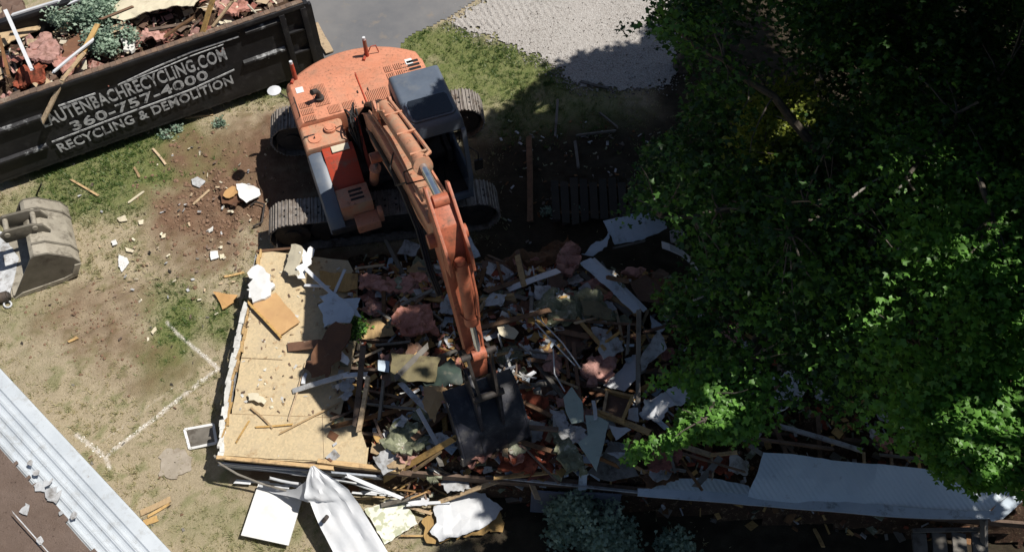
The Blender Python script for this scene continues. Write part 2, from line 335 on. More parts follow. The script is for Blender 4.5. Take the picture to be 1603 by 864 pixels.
# flat or warped sheet of real thickness from an outline (world points)
def sheet(name, pts, mat, parent=None, th=.012, rag=.012, warp=.02, wf=2.5, res=.14, mats=None, seed=None):
    sd = random.random() * 90 if seed is None else seed
    n = len(pts); ctr = sum(pts, Vector()) / n
    nrm = Vector()
    for i in range(n): nrm += (pts[i] - ctr).cross(pts[(i + 1) % n] - ctr)
    nrm.normalize()
    if nrm.z < 0: nrm = -nrm
    ax = (Vector((1, 0, 0)) - nrm * nrm.x)
    if ax.length < .2: ax = Vector((0, 1, 0)) - nrm * nrm.y
    ax.normalize(); ay = nrm.cross(ax)
    b2 = []
    for i in range(n):
        a, b = pts[i] - ctr, pts[(i + 1) % n] - ctr; L = (b - a).length; m = max(1, int(L / max(.035, res * .4))) if rag else max(1, int(L / res))
        for j in range(m):
            p = a.lerp(b, j / m); q = Vector((p.dot(ax), p.dot(ay)))
            if rag and j: q += Vector((fb(q.x * 6 + sd, q.y * 6, i), fb(q.x * 6, q.y * 6 + sd, i + 5))) * rag * 2 + Vector((random.uniform(-1, 1), random.uniform(-1, 1))) * rag * .5
            b2.append(q)
    nb = len(b2); bx = [q.x for q in b2]; by = [q.y for q in b2]; inn = []
    X = np.arange(min(bx), max(bx), res); Y = np.arange(min(by), max(by), res)
    if len(X) and len(Y):
        gx, gy = np.meshgrid(X + res / 2, Y + res / 2); gx = gx.ravel(); gy = gy.ravel()
        bb = [(q.x, q.y) for q in b2]
        ok = inpoly(gx, gy, bb) & (pdist(gx, gy, bb + bb[:1]) > res * .35)
        inn = [Vector((x + random.uniform(-.25, .25) * res, y + random.uniform(-.25, .25) * res)) for x, y in zip(gx[ok], gy[ok])]
    vs, es, fs, *_ = geometry.delaunay_2d_cdt(b2 + inn, [(i, (i + 1) % nb) for i in range(nb)], [], 1, 1e-5)
    if not fs: return None
    top = []; bot = []
    for q in vs:
        w = warp * fb(q.x * wf + sd, q.y * wf + sd * .3, sd) * 1.6
        p = ctr + ax * q.x + ay * q.y + nrm * w
        top.append(p + nrm * th); bot.append(p)
    N = len(vs); faces = []; cnt = {}
    for f in fs:
        faces.append(tuple(f)); faces.append(tuple(i + N for i in reversed(f)))
        for i in range(len(f)):
            e = (f[i], f[(i + 1) % len(f)]); cnt[e] = 1
    for a, b in list(cnt):
        if (b, a) not in cnt: faces.append((b, a, a + N, b + N))
    return link(name, top + bot, faces, mats or mat, parent, None, warp > .03)
def plank_geo(mb, a, b, w, t, jag=.03, bend=.0, k=None, segs=3, roll=0):
    d = (b - a); L = d.length; d.normalize(); s = d.cross(Vector((0, 0, 1)))
    if s.length < .1: s = Vector((1, 0, 0))
    s.normalize(); u = s.cross(d)
    if roll: s, u = s * math.cos(roll) + u * math.sin(roll), u * math.cos(roll) - s * math.sin(roll)
    bd = random.uniform(-1, 1) * bend; rings = []
    for i in range(segs + 1):
        q = i / segs; p = a + d * L * q + s * bd * 4 * q * (1 - q) + u * abs(bd) * .3 * 4 * q * (1 - q)
        wi = w * random.uniform(.92, 1.05); c = [p + s * wi / 2 + u * t / 2, p - s * wi / 2 + u * t / 2, p - s * wi / 2 - u * t / 2, p + s * wi / 2 - u * t / 2]
        if i in (0, segs):
            sg = 1 if i else -1
            c = [x + d * sg * random.uniform(0, jag) * 2 for x in c]
        rings.append(c)
    mb.loft(rings, None, k)
# ============================================================ THE SETTING
def axis_coords(lo, hi, step, far):
    c = list(np.arange(lo, hi + step, step)); a = []; s = step; x = lo
    while x > -far: s *= 1.5; x -= s; a.append(x)
    b = []; s = step; x = c[-1]
    while x < far: s *= 1.5; x += s; b.append(x)
    return np.array(a[::-1] + c + b)
def g2(pts): return [tuple(P(x, y)[:2]) for x, y in pts]
def smooth(a, b, x): t = np.clip((x - a) / (b - a), 0, 1); return t * t * (3 - 2 * t)
def blob(X, Y, px, py, rx, ry, soft=.5):
    c = P(px, py); return 1 - smooth(1 - soft, 1 + soft, np.hypot((X - c.x) / rx, (Y - c.y) / ry) + (fbm(X * 1.7, Y * 1.7, 4, 5) - .5) * .9)
gravel_px = [(628, 30), (700, 62), (770, 72), (822, 84), (858, 98), (880, 128), (905, 190), (1010, 215), (1150, 230), (1250, 120), (1200, -60), (960, -60), (700, -60), (735, 0), (700, 34)]
gravel_px = [(700, 38), (745, 55), (822, 84), (858, 98), (874, 118), (905, 138), (980, 144), (1060, 130), (1075, 60), (1060, -90), (780, -90), (752, 0)]
road_px = [(560, 175), (640, 60), (705, 30), (765, -10), (860, -110), (200, -160), (330, 0), (470, 60)]
def ground_fields(X, Y):
    n1 = fbm(X * .55, Y * .55, 5, 1); n2 = fbm(X * 2.3, Y * 2.3, 5, 2); n3 = fbm(X * 7, Y * 7, 4, 3)
    green = np.maximum.reduce([blob(X, Y, 215, 250, 2.6, 1.0), blob(X, Y, 140, 310, 1.5, .7) * .85, blob(X, Y, 770, 110, 2.3, 1.2), blob(X, Y, 690, 70, 1.3, .7),
                               blob(X, Y, 275, 520, .55, 1.1) * .95, blob(X, Y, 345, 500, .3, .5) * .8, blob(X, Y, 245, 480, .4, .5) * .6, blob(X, Y, 880, 190, 1.8, 1.2) * .8,
                               blob(X, Y, 55, 470, .8, .6) * .25, blob(X, Y, 370, 830, 1.2, .5) * .4, blob(X, Y, 410, 140, 1.2, .5) * .7])
    green = np.clip(green * (1.25 - .35 * (n2 > .55)) + (n2 - .5) * .9 + (n3 - .5) * .5 - .08, 0, 1)
    green = np.maximum(green, np.clip((n3 - .56) * 5, 0, .55))
    dirt = np.maximum.reduce([blob(X, Y, 335, 325, 1.15, 1.15), blob(X, Y, 330, 240, .9, .7) * .8, blob(X, Y, 150, 500, .95, .8) * .62, blob(X, Y, 215, 570, 1.0, .6) * .35,
                              blob(X, Y, 300, 400, .9, .5) * .55, blob(X, Y, 420, 300, 1.2, 1.2), blob(X, Y, 440, 230, 1.5, 1)])
    dirt = np.maximum(dirt, smooth(7.4, 8.6, X * .0 + Y * 0 + X + 8) * 0)
    rx = smooth(-1.2, .6, X); dirt = np.maximum(dirt, rx * (1 - smooth(11.6, 13.0, Y)))         # bare soil under the house and trees
    dirt = np.maximum(dirt, smooth(2.0, 4.2, X))
    dirt = np.maximum(dirt, smooth(-4.8, -4.2, X) * (1 - smooth(9.3, 9.9, Y)) * smooth(4.6, 5.2, Y))
    dirt = np.clip(dirt + (n2 - .5) * .8 * (dirt > .05) + (n3 - .5) * .5 * (dirt > .05), 0, 1)
    global SHADE
    SHADE = np.clip(np.maximum(smooth(-1.5, -.1, X + (n2 - .5)) * (1 - smooth(12.2, 13.6, Y + (n1 - .5) * 2 - X * .25)), np.maximum(smooth(-.8, 1.2, X + (n2 - .5)) * (1 - smooth(4.6, 5.0, Y)), smooth(2.7, 3.5, X + (n2 - .5) * .6))), 0, 1)  # where the ground colour is darkened as painted shade
    return green, dirt, n1, n2, n3
xs = axis_coords(-13, 13, .055, 420); yy = axis_coords(2.6, 18, .055, 420)
X, Y = np.meshgrid(xs, yy); Gf, Df, n1, n2, n3 = ground_fields(X, Y); SHADEG = SHADE.copy()
Z = (n1 - .5) * .10 + (n2 - .5) * .05 + (n3 - .5) * .025 + Df * (fbm(X * 4, Y * 4, 5, 9) - .5) * .14 
c1 = P(150, 500); m = blob(X, Y, 150, 490, 1.1, .8)       # ruts of the tracks in the lawn
dd = (X - c1.x) * .35 - (Y - c1.y) * .94 + .12 * np.sin(X * 1.6); Z += m * .028 * np.clip(np.sin(dd * 22), -.3, 1) * (.5 + n2)
c1 = P(665, 75); m = blob(X, Y, 668, 72, 1.1, .75)
dd = (X - c1.x) * .80 + (Y - c1.y) * .6; Z += m * .03 * np.sin(dd * 48)
m = blob(X, Y, 345, 320, .9, .9); Z += m * (.05 * np.sin((X * .9 + Y * .55) * 13 + n2 * 6) * n2 - .05)
inr = inpoly(X, Y, g2(gravel_px)) | inpoly(X, Y, g2(road_px))
near = pdist(X, Y, g2(gravel_px + gravel_px[:1])); near2 = pdist(X, Y, g2(road_px + road_px[:1]))
fl = np.where(inr, 0.0, np.clip(np.minimum(near, near2) / .35, 0, 1)); Z = Z * fl - .012 * inr
Z = np.where((np.abs(X) > 14) | (Y > 19) | (Y < 2), 0, Z)
nx, ny = len(xs), len(yy)
def grid_obj(name, X, Y, Z, keep, mat, attrs, kind='structure', **kw):
    ny, nx = X.shape; idx = np.arange(ny * nx).reshape(ny, nx)
    q = np.stack([idx[:-1, :-1], idx[:-1, 1:], idx[1:, 1:], idx[1:, :-1]], -1).reshape(-1, 4)
    if keep is not None:
        kf = keep[:-1, :-1] & keep[:-1, 1:] & keep[1:, 1:] & keep[1:, :-1]; q = q[kf.ravel()]
    used, inv = np.unique(q.ravel(), return_inverse=True); q = inv.reshape(-1, 4)
    co = np.stack([X.ravel(), Y.ravel(), Z.ravel()], -1)[used]
    me = bpy.data.meshes.new(name); me.vertices.add(len(co)); me.vertices.foreach_set('co', co.ravel().astype(np.float32))
    me.loops.add(len(q) * 4); me.loops.foreach_set('vertex_index', q.ravel().astype(np.int32))
    me.polygons.add(len(q)); me.polygons.foreach_set('loop_start', (np.arange(len(q)) * 4).astype(np.int32)); me.polygons.foreach_set('loop_total', np.full(len(q), 4, np.int32))
    me.update(calc_edges=True)
    for k_, v_ in attrs.items():
        a = me.attributes.new(k_, 'FLOAT', 'POINT'); a.data.foreach_set('value', v_.ravel()[used].astype(np.float32))
    me.polygons.foreach_set('use_smooth', np.ones(len(q), bool)); me.materials.append(mat)
    o = bpy.data.objects.new(name, me); C.objects.link(o); WO[o.name] = Vector(); return tag(o, kind=kind, **kw)
grid_obj('ground', X, Y, Z, None, MT['ground'], {'green': Gf, 'dirt': Df, 'painted_shade': SHADEG})
def patch_grid(name, poly, step, zf, mat, wob=.12):
    pl = np.array(g2(poly)); X, Y = np.meshgrid(np.arange(pl[:, 0].min(), pl[:, 0].max(), step), np.arange(pl[:, 1].min(), pl[:, 1].max(), step))
    wx = (fbm(X * 5, Y * 5, 6, 21) - .5 + .45 * (vnoise(X * 30, Y * 30, 5) - .5)) * wob * 2; wy = (fbm(X * 5, Y * 5, 6, 22) - .5 + .45 * (vnoise(X * 30, Y * 30, 6) - .5)) * wob * 2
    return grid_obj(name, X, Y, zf(X, Y), inpoly(X + wx, Y + wy, [tuple(p) for p in pl]), mat, {})
patch_grid('road', road_px, .08, lambda X, Y: .004 + 0 * X, MT['road'], .03)
def gz(X, Y):
    c = P(760, 30); m = blob(X, Y, 760, 22, 1.6, .5); m2 = blob(X, Y, 730, 45, .8, .5)
    return .010 + .02 * fbm(X * 3, Y * 3, 4, 4) + m * .008 * np.sin((X * .85 + Y * .3) * 45) + m2 * .012 * np.sin((X * .8 + Y * .6) * 48)
patch_grid('gravel', gravel_px, .028, gz, MT['gravel'], .3)
def gh(x, y):
    i = min(max(int(np.searchsorted(xs, x)) , 1), nx - 1); j = min(max(int(np.searchsorted(yy, y)), 1), ny - 1)
    return float(max(Z[j, i], Z[j - 1, i], Z[j, i - 1], Z[j - 1, i - 1]))
# chalk lines on the lawn
mb = MB()
for a, b, w in (((275, 520), (342, 577), .034), ((342, 577), (168, 713), .045), ((120, 680), (166, 716), .045), ((264, 507), (272, 516), .04), ((166, 716), (172, 733), .03), ((160, 690), (285, 598), .015)):
    p, q = P(*a), P(*b); L = (q - p).length; d = (q - p).normalized(); s = Vector((-d.y, d.x, 0)); t = 0
    while t < L:
        l = random.uniform(.03, .09); c = p + d * t + s * random.gauss(0, .014)
        for _k in range(3 if w > .02 else 1):
          if random.random() < (.16 if w > .02 else .05):
            c = c + d * random.gauss(0, .03) + s * random.gauss(0, w * .3)
            l = random.uniform(.010, .028); ww = w * random.uniform(.10, .34); n = 6; z = .0
            pts = [c + d * math.cos(i * 6.283 / n) * l * .8 + s * math.sin(i * 6.283 / n) * ww * random.uniform(.5, 1.1) for i in range(n)]
            zz = gh(c.x, c.y) + .004
            mb.add([(x.x, x.y, zz) for x in pts] + [(x.x, x.y, zz - .02) for x in pts], [tuple(range(n))] + [(i, (i + 1) % n, (i + 1) % n + n, i + n) for i in range(n)])
        t += .012
tag(mb.build('chalk_line', MT['chalk']), kind='structure')
# grass blades (nobody could count them)
def leafmesh(name, P0, D, U, S, W, tone, mat, fold=.25, shape='leaf'):
    """P0 base, D direction, U normal, S length, W width"""
    N = len(P0); side = np.cross(D, U); S = S[:, None]; W = W[:, None]
    if shape == 'blade': offs = [(0, -.5, 0), (0, .5, 0), (1, 0, 0)]; loops = [(0, 1, 2)]
    else:
        offs = [(0, 0, 0), (-.06, .40, -fold * .7), (.40, .68, -fold), (.46, .24, -fold * .4), (1.05, 0, -.15), (.46, -.24, -fold * .4), (.40, -.68, -fold), (-.06, -.40, -fold * .7)]; loops = [(0, 1, 2, 3, 4), (0, 4, 5, 6, 7)]
    k = len(offs); V = np.zeros((N, k, 3))
    for i, (a, b, c) in enumerate(offs): V[:, i] = P0 + D * S * a + side * W * b + U * W * c
    base = (np.arange(N) * k)[:, None]; lp = np.concatenate([base + np.array([l]) for l in loops], 1); nl = len(loops[0]); np_ = N * len(loops)
    me = bpy.data.meshes.new(name); me.vertices.add(N * k); me.vertices.foreach_set('co', V.astype(np.float32).ravel())
    me.loops.add(np_ * nl); me.loops.foreach_set('vertex_index', lp.astype(np.int32).ravel()); me.polygons.add(np_)
    me.polygons.foreach_set('loop_start', (np.arange(np_) * nl).astype(np.int32)); me.polygons.foreach_set('loop_total', np.full(np_, nl, np.int32))
    me.update(calc_edges=True); a = me.attributes.new('tone', 'FLOAT', 'POINT'); a.data.foreach_set('value', np.repeat(tone, k).astype(np.float32))
    me.materials.append(mat); return me
n = 210000
gx = RNG.uniform(-12, 3.5, n); gy = RNG.uniform(3.4, 16.5, n); g_, d_, a1, a2, a3 = ground_fields(gx, gy)
keep = (RNG.random(n) < (.30 + .7 * g_) * (1 - .97 * np.clip(d_ * 1.6, 0, 1))) & ~inpoly(gx, gy, g2(gravel_px)) & ~inpoly(gx, gy, g2(road_px))
keep &= ~((gx > -4.72) & (gy < 9.2) & (gy > 4.9))
gx, gy, g_, a3 = gx[keep], gy[keep], g_[keep], a3[keep]; n = len(gx)
P0 = np.stack([gx, gy, np.zeros(n) + .0], -1); an = RNG.uniform(0, 6.283, n); tl = RNG.uniform(.2, 1.1, n)
D = np.stack([np.cos(an) * np.sin(tl), np.sin(an) * np.sin(tl), np.cos(tl)], -1); U = np.stack([-np.sin(an), np.cos(an), 0 * an], -1); U = np.cross(D, U)
tn = 4500; ti = RNG.integers(0, n, tn); ti = np.repeat(ti, 9); gx = np.concatenate([gx, gx[ti] + RNG.normal(0, .018, len(ti))]); gy = np.concatenate([gy, gy[ti] + RNG.normal(0, .018, len(ti))]); g_ = np.concatenate([g_, g_[ti]]); a3 = np.concatenate([a3, a3[ti] - .12]); m0 = n; n = len(gx)
P0 = np.stack([gx, gy, np.zeros(n)], -1); an = RNG.uniform(0, 6.283, n); tl = RNG.uniform(.2, 1.1, n)
D = np.stack([np.cos(an) * np.sin(tl), np.sin(an) * np.sin(tl), np.cos(tl)], -1); U = np.stack([-np.sin(an), np.cos(an), 0 * an], -1); U = np.cross(D, U)
tone = np.clip(1.0 - g_ * 1.05 + RNG.normal(0, .18, n) + (a3 - .5), 0, 1)
o = bpy.data.objects.new('grass', leafmesh('grass', P0, D, U, RNG.uniform(.035, .085, n) * np.where(np.arange(n) > m0, 1.45, 1), RNG.uniform(.010, .020, n), tone, MT['grassm'], shape='blade')); C.objects.link(o); WO['grass'] = Vector()
tag(o, 'short grass, green by the container and dry elsewhere', 'grass', kind='stuff')

# ============================================================ ROOF OF THE NEIGHBOUR AT THE LOWER LEFT
A = P(-60, 512, 2.8); B = P(330, 930, 2.8); d = (B - A).normalized(); nin = Vector((-d.y, d.x, 0)); nin = -nin if nin.x > 0 else nin
L = (B - A).length; M = Matrix((( d.x, nin.x, 0, A.x), (d.y, nin.y, 0, A.y), (0, 0, 1, 0), (0, 0, 0, 1)))
nb = empty('neighbouring_shed', A.lerp(B, .5) + Vector((0, 0, -2.8)), 'low building at the lower left, brown granular roof edged with ribbed pale metal', 'building')
W0 = (P(88, 782, 2.8) - A).dot(nin) + .03                      # width of the metal strip
prof = [(0, .0), (0, .035), (.03, .045), (.16, .045)]
x = .16; rib = (W0 + .25 - .16) / 6
for i in range(6): prof += [(x + .01, .045), (x + .03, .022), (x + rib * .55, .012), (x + rib * .62, .030), (x + rib * .8, .034), (x + rib * .92, .05), (x + rib, .045)]; x += rib
mb = MB(M); rings = []
for j in range(41): rings.append([(j / 40 * L, p[0] - .0, 2.78 + p[1] + p[0] * .06 + .004 * fb(j * .4, p[0] * 3)) for p in prof] + [(j / 40 * L, p[0], 2.75 + p[1] + p[0] * .06) for p in prof[::-1]])
mb.loft(rings); mb.build('metal_roof_edge', MT['galv'], nb)
mb = MB(M); mb.box(0, L, .02, .05, 2.6, 2.79); mb.build('gutter_board', MT['white'], nb)
mb = MB(M); mb.box(.1, L - .1, .3, 6.0, 0, 2.6); mb.build('wall', MT['grime'], nb)
st = .05; Xl, Yl = np.meshgrid(np.arange(0, L, st), np.arange(W0 - .15, 6.2, st))
edge = W0 + .10 * (fbm(Xl * 2.2, Yl * 0 + 1, 4, 31) - .5) + .10 * (fbm(Xl * 9, Yl * 0, 3, 32) - .5)
bit = smooth(3.95, 4.3, Xl) * .0
kp = (Yl > edge) 
Zl = 2.84 + Yl * .06 + .03 * fbm(Xl * 5, Yl * 5, 5, 33) + .02 * (fbm(Xl * 18, Yl * 18, 3, 34))
Xw = A.x + d.x * Xl + nin.x * Yl; Yw = A.y + d.y * Xl + nin.y * Yl
ro = grid_obj('roof_covering', Xw, Yw, Zl, kp, MT['tar'], {}, kind=None); ro.parent = nb; ro.location = -WO[nb.name]
for q in ((150, 735, .12), (172, 752, .15), (220, 772, .13), (245, 800, .08), (165, 762, .1), (290, 795, .06), (85, 842, .05)):
    px, py = q[0] / 1.0, q[1]
for (px, py, r) in ((54, 738, .05), (66, 756, .10), (76, 772, .10), (112, 804, .06), (36, 796, .07), (60, 845, .05), (92, 800, .03), (44, 722, .04)):
    c = P(px, py, 3.0); z = 2.9 + .06 * (c - A).dot(nin)
    sheet('roof_patch', [Vector((c.x + r * random.uniform(.6, 1.3) * math.cos(a), c.y + r * random.uniform(.6, 1.4) * math.sin(a), z)) for a in np.arange(0, 6.2, .9)], MT['grime'], nb, th=.008, rag=.045, warp=.01, res=.06)
a, b = P(20, 802, 3.1), P(76, 866, 3.1)
mb = MB(); plank_geo(mb, Vector((a.x, a.y, 3.07)), Vector((b.x, b.y, 3.04)), .012, .006); mb.build('roof_seam', MT['grime'], nb)

def sline_(x): return Vector((x, ys(x), 0))
# ============================================================ THE DEMOLISHED HOUSE
SA = P(340, 720, FZ); SB = P(1000, 776, FZ); SC = P(1560, 812, FZ); NA = P(402, 392, FZ)
house = empty('demolished_house', (0, 6.5, 0), 'half torn-down single-storey house, bare particle board floor at its left end', 'house')
fpts = [P(350, 716, FZ), P(574, 727, FZ), P(577, 700, FZ), P(520, 700, FZ), P(545, 600, FZ), P(560, 520, FZ), P(560, 440, FZ), P(545, 408, FZ), P(408, 392, FZ)]
sheet('floor', [p - Vector((0, 0, .02)) for p in fpts], MT['osb'], house, th=.02, rag=.006, warp=0, res=.3)
sheet('floor_panel', [P(x, y, FZ + .012) for x, y in ((358, 648), (505, 651), (560, 655), (574, 700), (570, 726), (346, 713))], MT['osb'], house, th=.012, rag=.005, warp=0, res=.3)
mb = MB()
for i in range(7):
    p = SA.lerp(NA, .0) + (NA - SA) * (i / 7 + .02); q = SB + (NA - SA) * (i / 7 + .02)
    plank_geo(mb, Vector((p.x + .1, p.y, FZ - .13)), Vector((q.x + 6, q.y - .5, FZ - .13)), .05, .19, 0)
mb.build('floor_joists', MT['wood'], house)
for q in (((358, 648), (560, 655)), ((505, 652), (508, 728)), ((380, 560), (440, 563))):
    mb = MB(); p0, p1 = P(*q[0], FZ + .006), P(*q[1], FZ + .006)
    if q[0][1] >= 648: p0.z = p1.z = FZ + .018
    plank_geo(mb, p0, p1, .006, .016, .02, .003, None, 8); mb.build('panel_seam', MT['wood'], house)
mb = MB()
for i in range(16):
    u = sline_(-4.5 + i * .16); u2 = sline_(-4.5 + (i + 1.1) * .16); o_ = Vector((0, -.06 - random.uniform(0, .05), .10 + random.uniform(-.03, .03))); plank_geo(mb, u + o_, u2 + o_, random.uniform(.03, .07), .01, .03)
mb.build('torn_trim', MT['white'], house)
# crumbly west edge
for a, b, w, m in (((384, 478), (352, 640), .10, 'fluff'), ((352, 640), (346, 716), .09, 'fluff'), ((392, 470), (368, 590), .04, 'pine'), ((366, 600), (350, 700), .035, 'pine'), ((409, 395), (392, 470), .05, 'pine')):
    mb = MB(); n = 12; p, q = P(*a, FZ), P(*b, FZ)
    for i in range(n):
        if random.random() < .9:
            u = p.lerp(q, i / n); v = p.lerp(q, (i + 1.15) / n); o_ = Vector((random.gauss(0, .012), 0, random.uniform(.0, .03)))
            plank_geo(mb, u + o_, v + o_ + Vector((random.gauss(0, .012), 0, 0)), w * random.uniform(.6, 1.2), .035, .03)
    mb.build('wall_plate', MT[m], house)
mb = MB(); plank_geo(mb, P(341, 716, FZ + .03), P(520, 733, FZ + .03), .06, .05, .02, .01); plank_geo(mb, P(500, 722, FZ + .01), P(623, 736, FZ + .01), .08, .06, .04, .01, roll=.2)
mb.build('rim_board', MT['pine'], house)
mb = MB(); plank_geo(mb, P(500, 727, FZ - .06), P(640, 742, FZ - .06), .07, .05, .04, .02); mb.build('rim_board', MT['wood'], house)
mb = MB(); plank_geo(mb, P(404, 394, FZ), P(452, 390, FZ), .05, .05, .03); mb.build('rim_board', MT['carpet'], house)
# skirting along the south side
def wall_strip(name, pts, z0, z1, mat, parent, lean=0, th=.03):
    mb = MB(); rings = []
    for p in pts:
        n = Vector((-.086, -1, 0)).normalized()
        a = Vector((p.x, p.y, z0)) + n * lean; b = Vector((p.x, p.y, z1))
        rings.append([a, b, b - n * th, a - n * th])
    mb.loft(rings); return mb.build(name, mat, parent)
def sline(x): return Vector((x, ys(x), 0))
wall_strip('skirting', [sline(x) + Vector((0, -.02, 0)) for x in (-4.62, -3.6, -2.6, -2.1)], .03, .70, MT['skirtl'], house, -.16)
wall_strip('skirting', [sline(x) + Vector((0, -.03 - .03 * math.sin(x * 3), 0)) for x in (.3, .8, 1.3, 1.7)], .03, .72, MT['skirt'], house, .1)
wall_strip('wall', [Vector((-4.62, 5.05, 0)), Vector((-4.66, 7, 0)), Vector((-4.70, 8.95, 0))], .02, .77, MT['grime'], house, 0, .02)
mb = MB()
for a, b, w in (((345, 726), (470, 741), .07), ((460, 741), (560, 757), .05), ((425, 748), (470, 757), .04), ((560, 757), (600, 770), .06)): plank_geo(mb, P(*a, .55), P(*b, .45), w, .02, .02, .03, roll=.5)
mb.build('siding_trim', MT['white'], house)
mb = MB(); plank_geo(mb, P(790, 748, .85), P(1000, 770, .83), .045, .02, .02, .0, roll=.4); mb.build('siding_trim', MT['grime'], house)
mb = MB(); plank_geo(mb, P(780, 748, .8), P(905, 757, .78), .12, .05, .04, .01); plank_geo(mb, P(880, 752, .75), P(1010, 768, .75), .09, .05, .04, .01); mb.build('rim_board', MT['wood'], house)
# rubble bed (one continuous surface)
st = .07; Xh, Yh = np.meshgrid(np.arange(-3.15, 10.5, st), np.arange(3.4, 10.6, st)); Zh = np.zeros(Xh.shape)
for j in range(Xh.shape[0]):
    for i in range(Xh.shape[1]):
        x, y = Xh[j, i], Yh[j, i]; z = heap(x, y) if x > -2.75 else min(.55, heap(max(x, -2.7), y)); Zh[j, i] = z + .05 * fb(x * 7, y * 7, 5) - .02
grid_obj('rubble_bed', Xh, Yh, Zh, Zh > .035, MT['rubble'], {}, kind='stuff', label='dark bed of broken boards and insulation filling the torn-down house', cat='rubble')

# ============================================================ THE CONTAINER
e1 = Vector((math.cos(math.radians(28.3)), math.sin(math.radians(28.3)), 0)); en = Vector((e1.y, -e1.x, 0))
DB = P(474, 4, 2.1); DB.z = 0
DM = Matrix(((e1.x, -en.x, 0, DB.x), (e1.y, -en.y, 0, DB.y), (0, 0, 1, 0), (0, 0, 0, 1)))
LD = 6.9
box_ = empty('waste_container', DB + e1 * -3, 'long black open-top roll-off container with white lettering, heaped with house debris', 'dumpster')
mb = MB(DM)
for y0 in (0, 2.32): mb.box(-LD, 0, y0 + .02, y0 + .07, .32, 2.0)
mb.box(-LD, 0, .02, 2.38, .26, .34); mb.box(-LD, -LD + .06, .07, 2.32, .34, 1.95)
mb.build('container_shell', MT['blackpaint'], box_)
mb = MB(DM); mb.box(-LD, .0, -.05, .10, 2.0, 2.10); mb.build('top_rail', MT['blackpaint'], box_, bevel=.012)
mb = MB(DM); 
for i in range(60): 
    x = -LD + i * LD / 60; mb.box(x, x + LD / 60 - .004, -.03 + random.uniform(0, .02), .10, 2.101, 2.112 + random.uniform(0, .01))
mb.build('rail_dust', MT['rim'], box_)
mb = MB(DM); mb.box(-LD, 0, 2.28, 2.42, 2.0, 2.10); mb.build('top_rail', MT['blackpaint'], box_, bevel=.012)
def side_hit(px, py, off=.0):
    """where the sight line meets the long side of the container: (run, height)"""
    r = ray(px, py); o_ = Vector((0, 0, H)); p0 = DB + en * off; t = (p0 - o_).dot(en) / r.dot(en); q = o_ + r * t
    return (q - DB).dot(e1), q.z
for a, b in (((-60, 226), (67, 183)), ((-60, 276), (74, 228)), ((384, 52), (447, 30)), ((382, 100), (447, 76))):
    (xa, za), (xb, zb) = side_hit(*a), side_hit(*b); z = (za + zb) / 2; xa = max(xa, -LD)
    mb = MB(DM @ Matrix.Translation((xa, .02, 0)) @ Matrix(((0, 1, 0, 0), (1, 0, 0, 0), (0, 0, 1, 0), (0, 0, 0, 1))))
    mb.prism([(0, z - .06), (-.055, z - .03), (-.055, z + .02), (0, z + .06)], 0, xb - xa); mb.build('side_rib', MT['scuff'], box_)
mb = MB(DM)
for x in (-.56, -.10): mb.box(x, x + .12, -.06, .03, .28, 2.0)
for z in (.9, 1.45): mb.box(-.44, -.10, -.045, .02, z, z + .05)
mb.box(-.14, .0, -.10, .02, .24, .5); mb.build('corner_post', MT['blackpaint'], box_, bevel=.01)
mb = MB(DM); mb.box(.02, .10, .0, 2.4, .3, 2.04); 
for y in (.0, .75, 1.5, 2.25): mb.box(.10, .16, y, y + .1, .32, 2.0)
mb.build('end_gate', MT['blackpaint'], box_)
mb = MB(DM)
for y in (.55, 1.65): mb.box(-LD + .1, -.2, y, y + .14, .12, .258)
for x in np.arange(-LD + .3, -.4, .45): mb.box(x, x + .08, .1, 2.3, .16, .257)
for x in (-.8, -LD + .8):
    for y in (.28, 2.0): mb.cyl((x, y, .12), (x, y + .16, .12), .115, 18)
mb.build('skid_frame', MT['frame'], box_)
def painted(text, bl, br, cap_px, name='lettering', off=.012):
    x0, z0 = side_hit(*bl); x1, z1 = side_hit(*br); xm, zm = side_hit(bl[0], bl[1] - cap_px); hgt = abs(zm - z0)
    cu = bpy.data.curves.new('lettering', 'FONT'); cu.body = text; cu.size = 1; cu.offset = .020; cu.space_character = 1.06; cu.extrude = .002; cu.resolution_u = 3
    ob = bpy.data.objects.new('tmp', cu); C.objects.link(ob); bpy.context.view_layer.update()
    me = bpy.data.meshes.new_from_object(ob.evaluated_get(bpy.context.evaluated_depsgraph_get())); bpy.data.objects.remove(ob)
    V = np.zeros(len(me.vertices) * 3); me.vertices.foreach_get('co', V); V = V.reshape(-1, 3)
    w = V[:, 0].max() - V[:, 0].min(); ln = math.hypot(x1 - x0, z1 - z0); sl = (z1 - z0) / (x1 - x0); capu = .73
    run = (V[:, 0] - V[:, 0].min()) / w * (x1 - x0); up = V[:, 1] / capu * hgt + sl * run
    Wp = np.stack([DB.x + e1.x * (x0 + run) + en.x * (off + V[:, 2]), DB.y + e1.y * (x0 + run) + en.y * (off + V[:, 2]), z0 + up], -1)
    o_ = link(name, Wp.tolist(), [tuple(p.vertices) for p in me.polygons], MT['letter'], box_); bpy.data.meshes.remove(me); return o_
painted('LAUTENBACHRECYCLING.COM', (70, 199), (356, 92), 22)
painted('360-757-4000', (115, 205), (327, 122), 16)
painted('RECYCLING & DEMOLITION', (95, 238), (366, 130), 15)
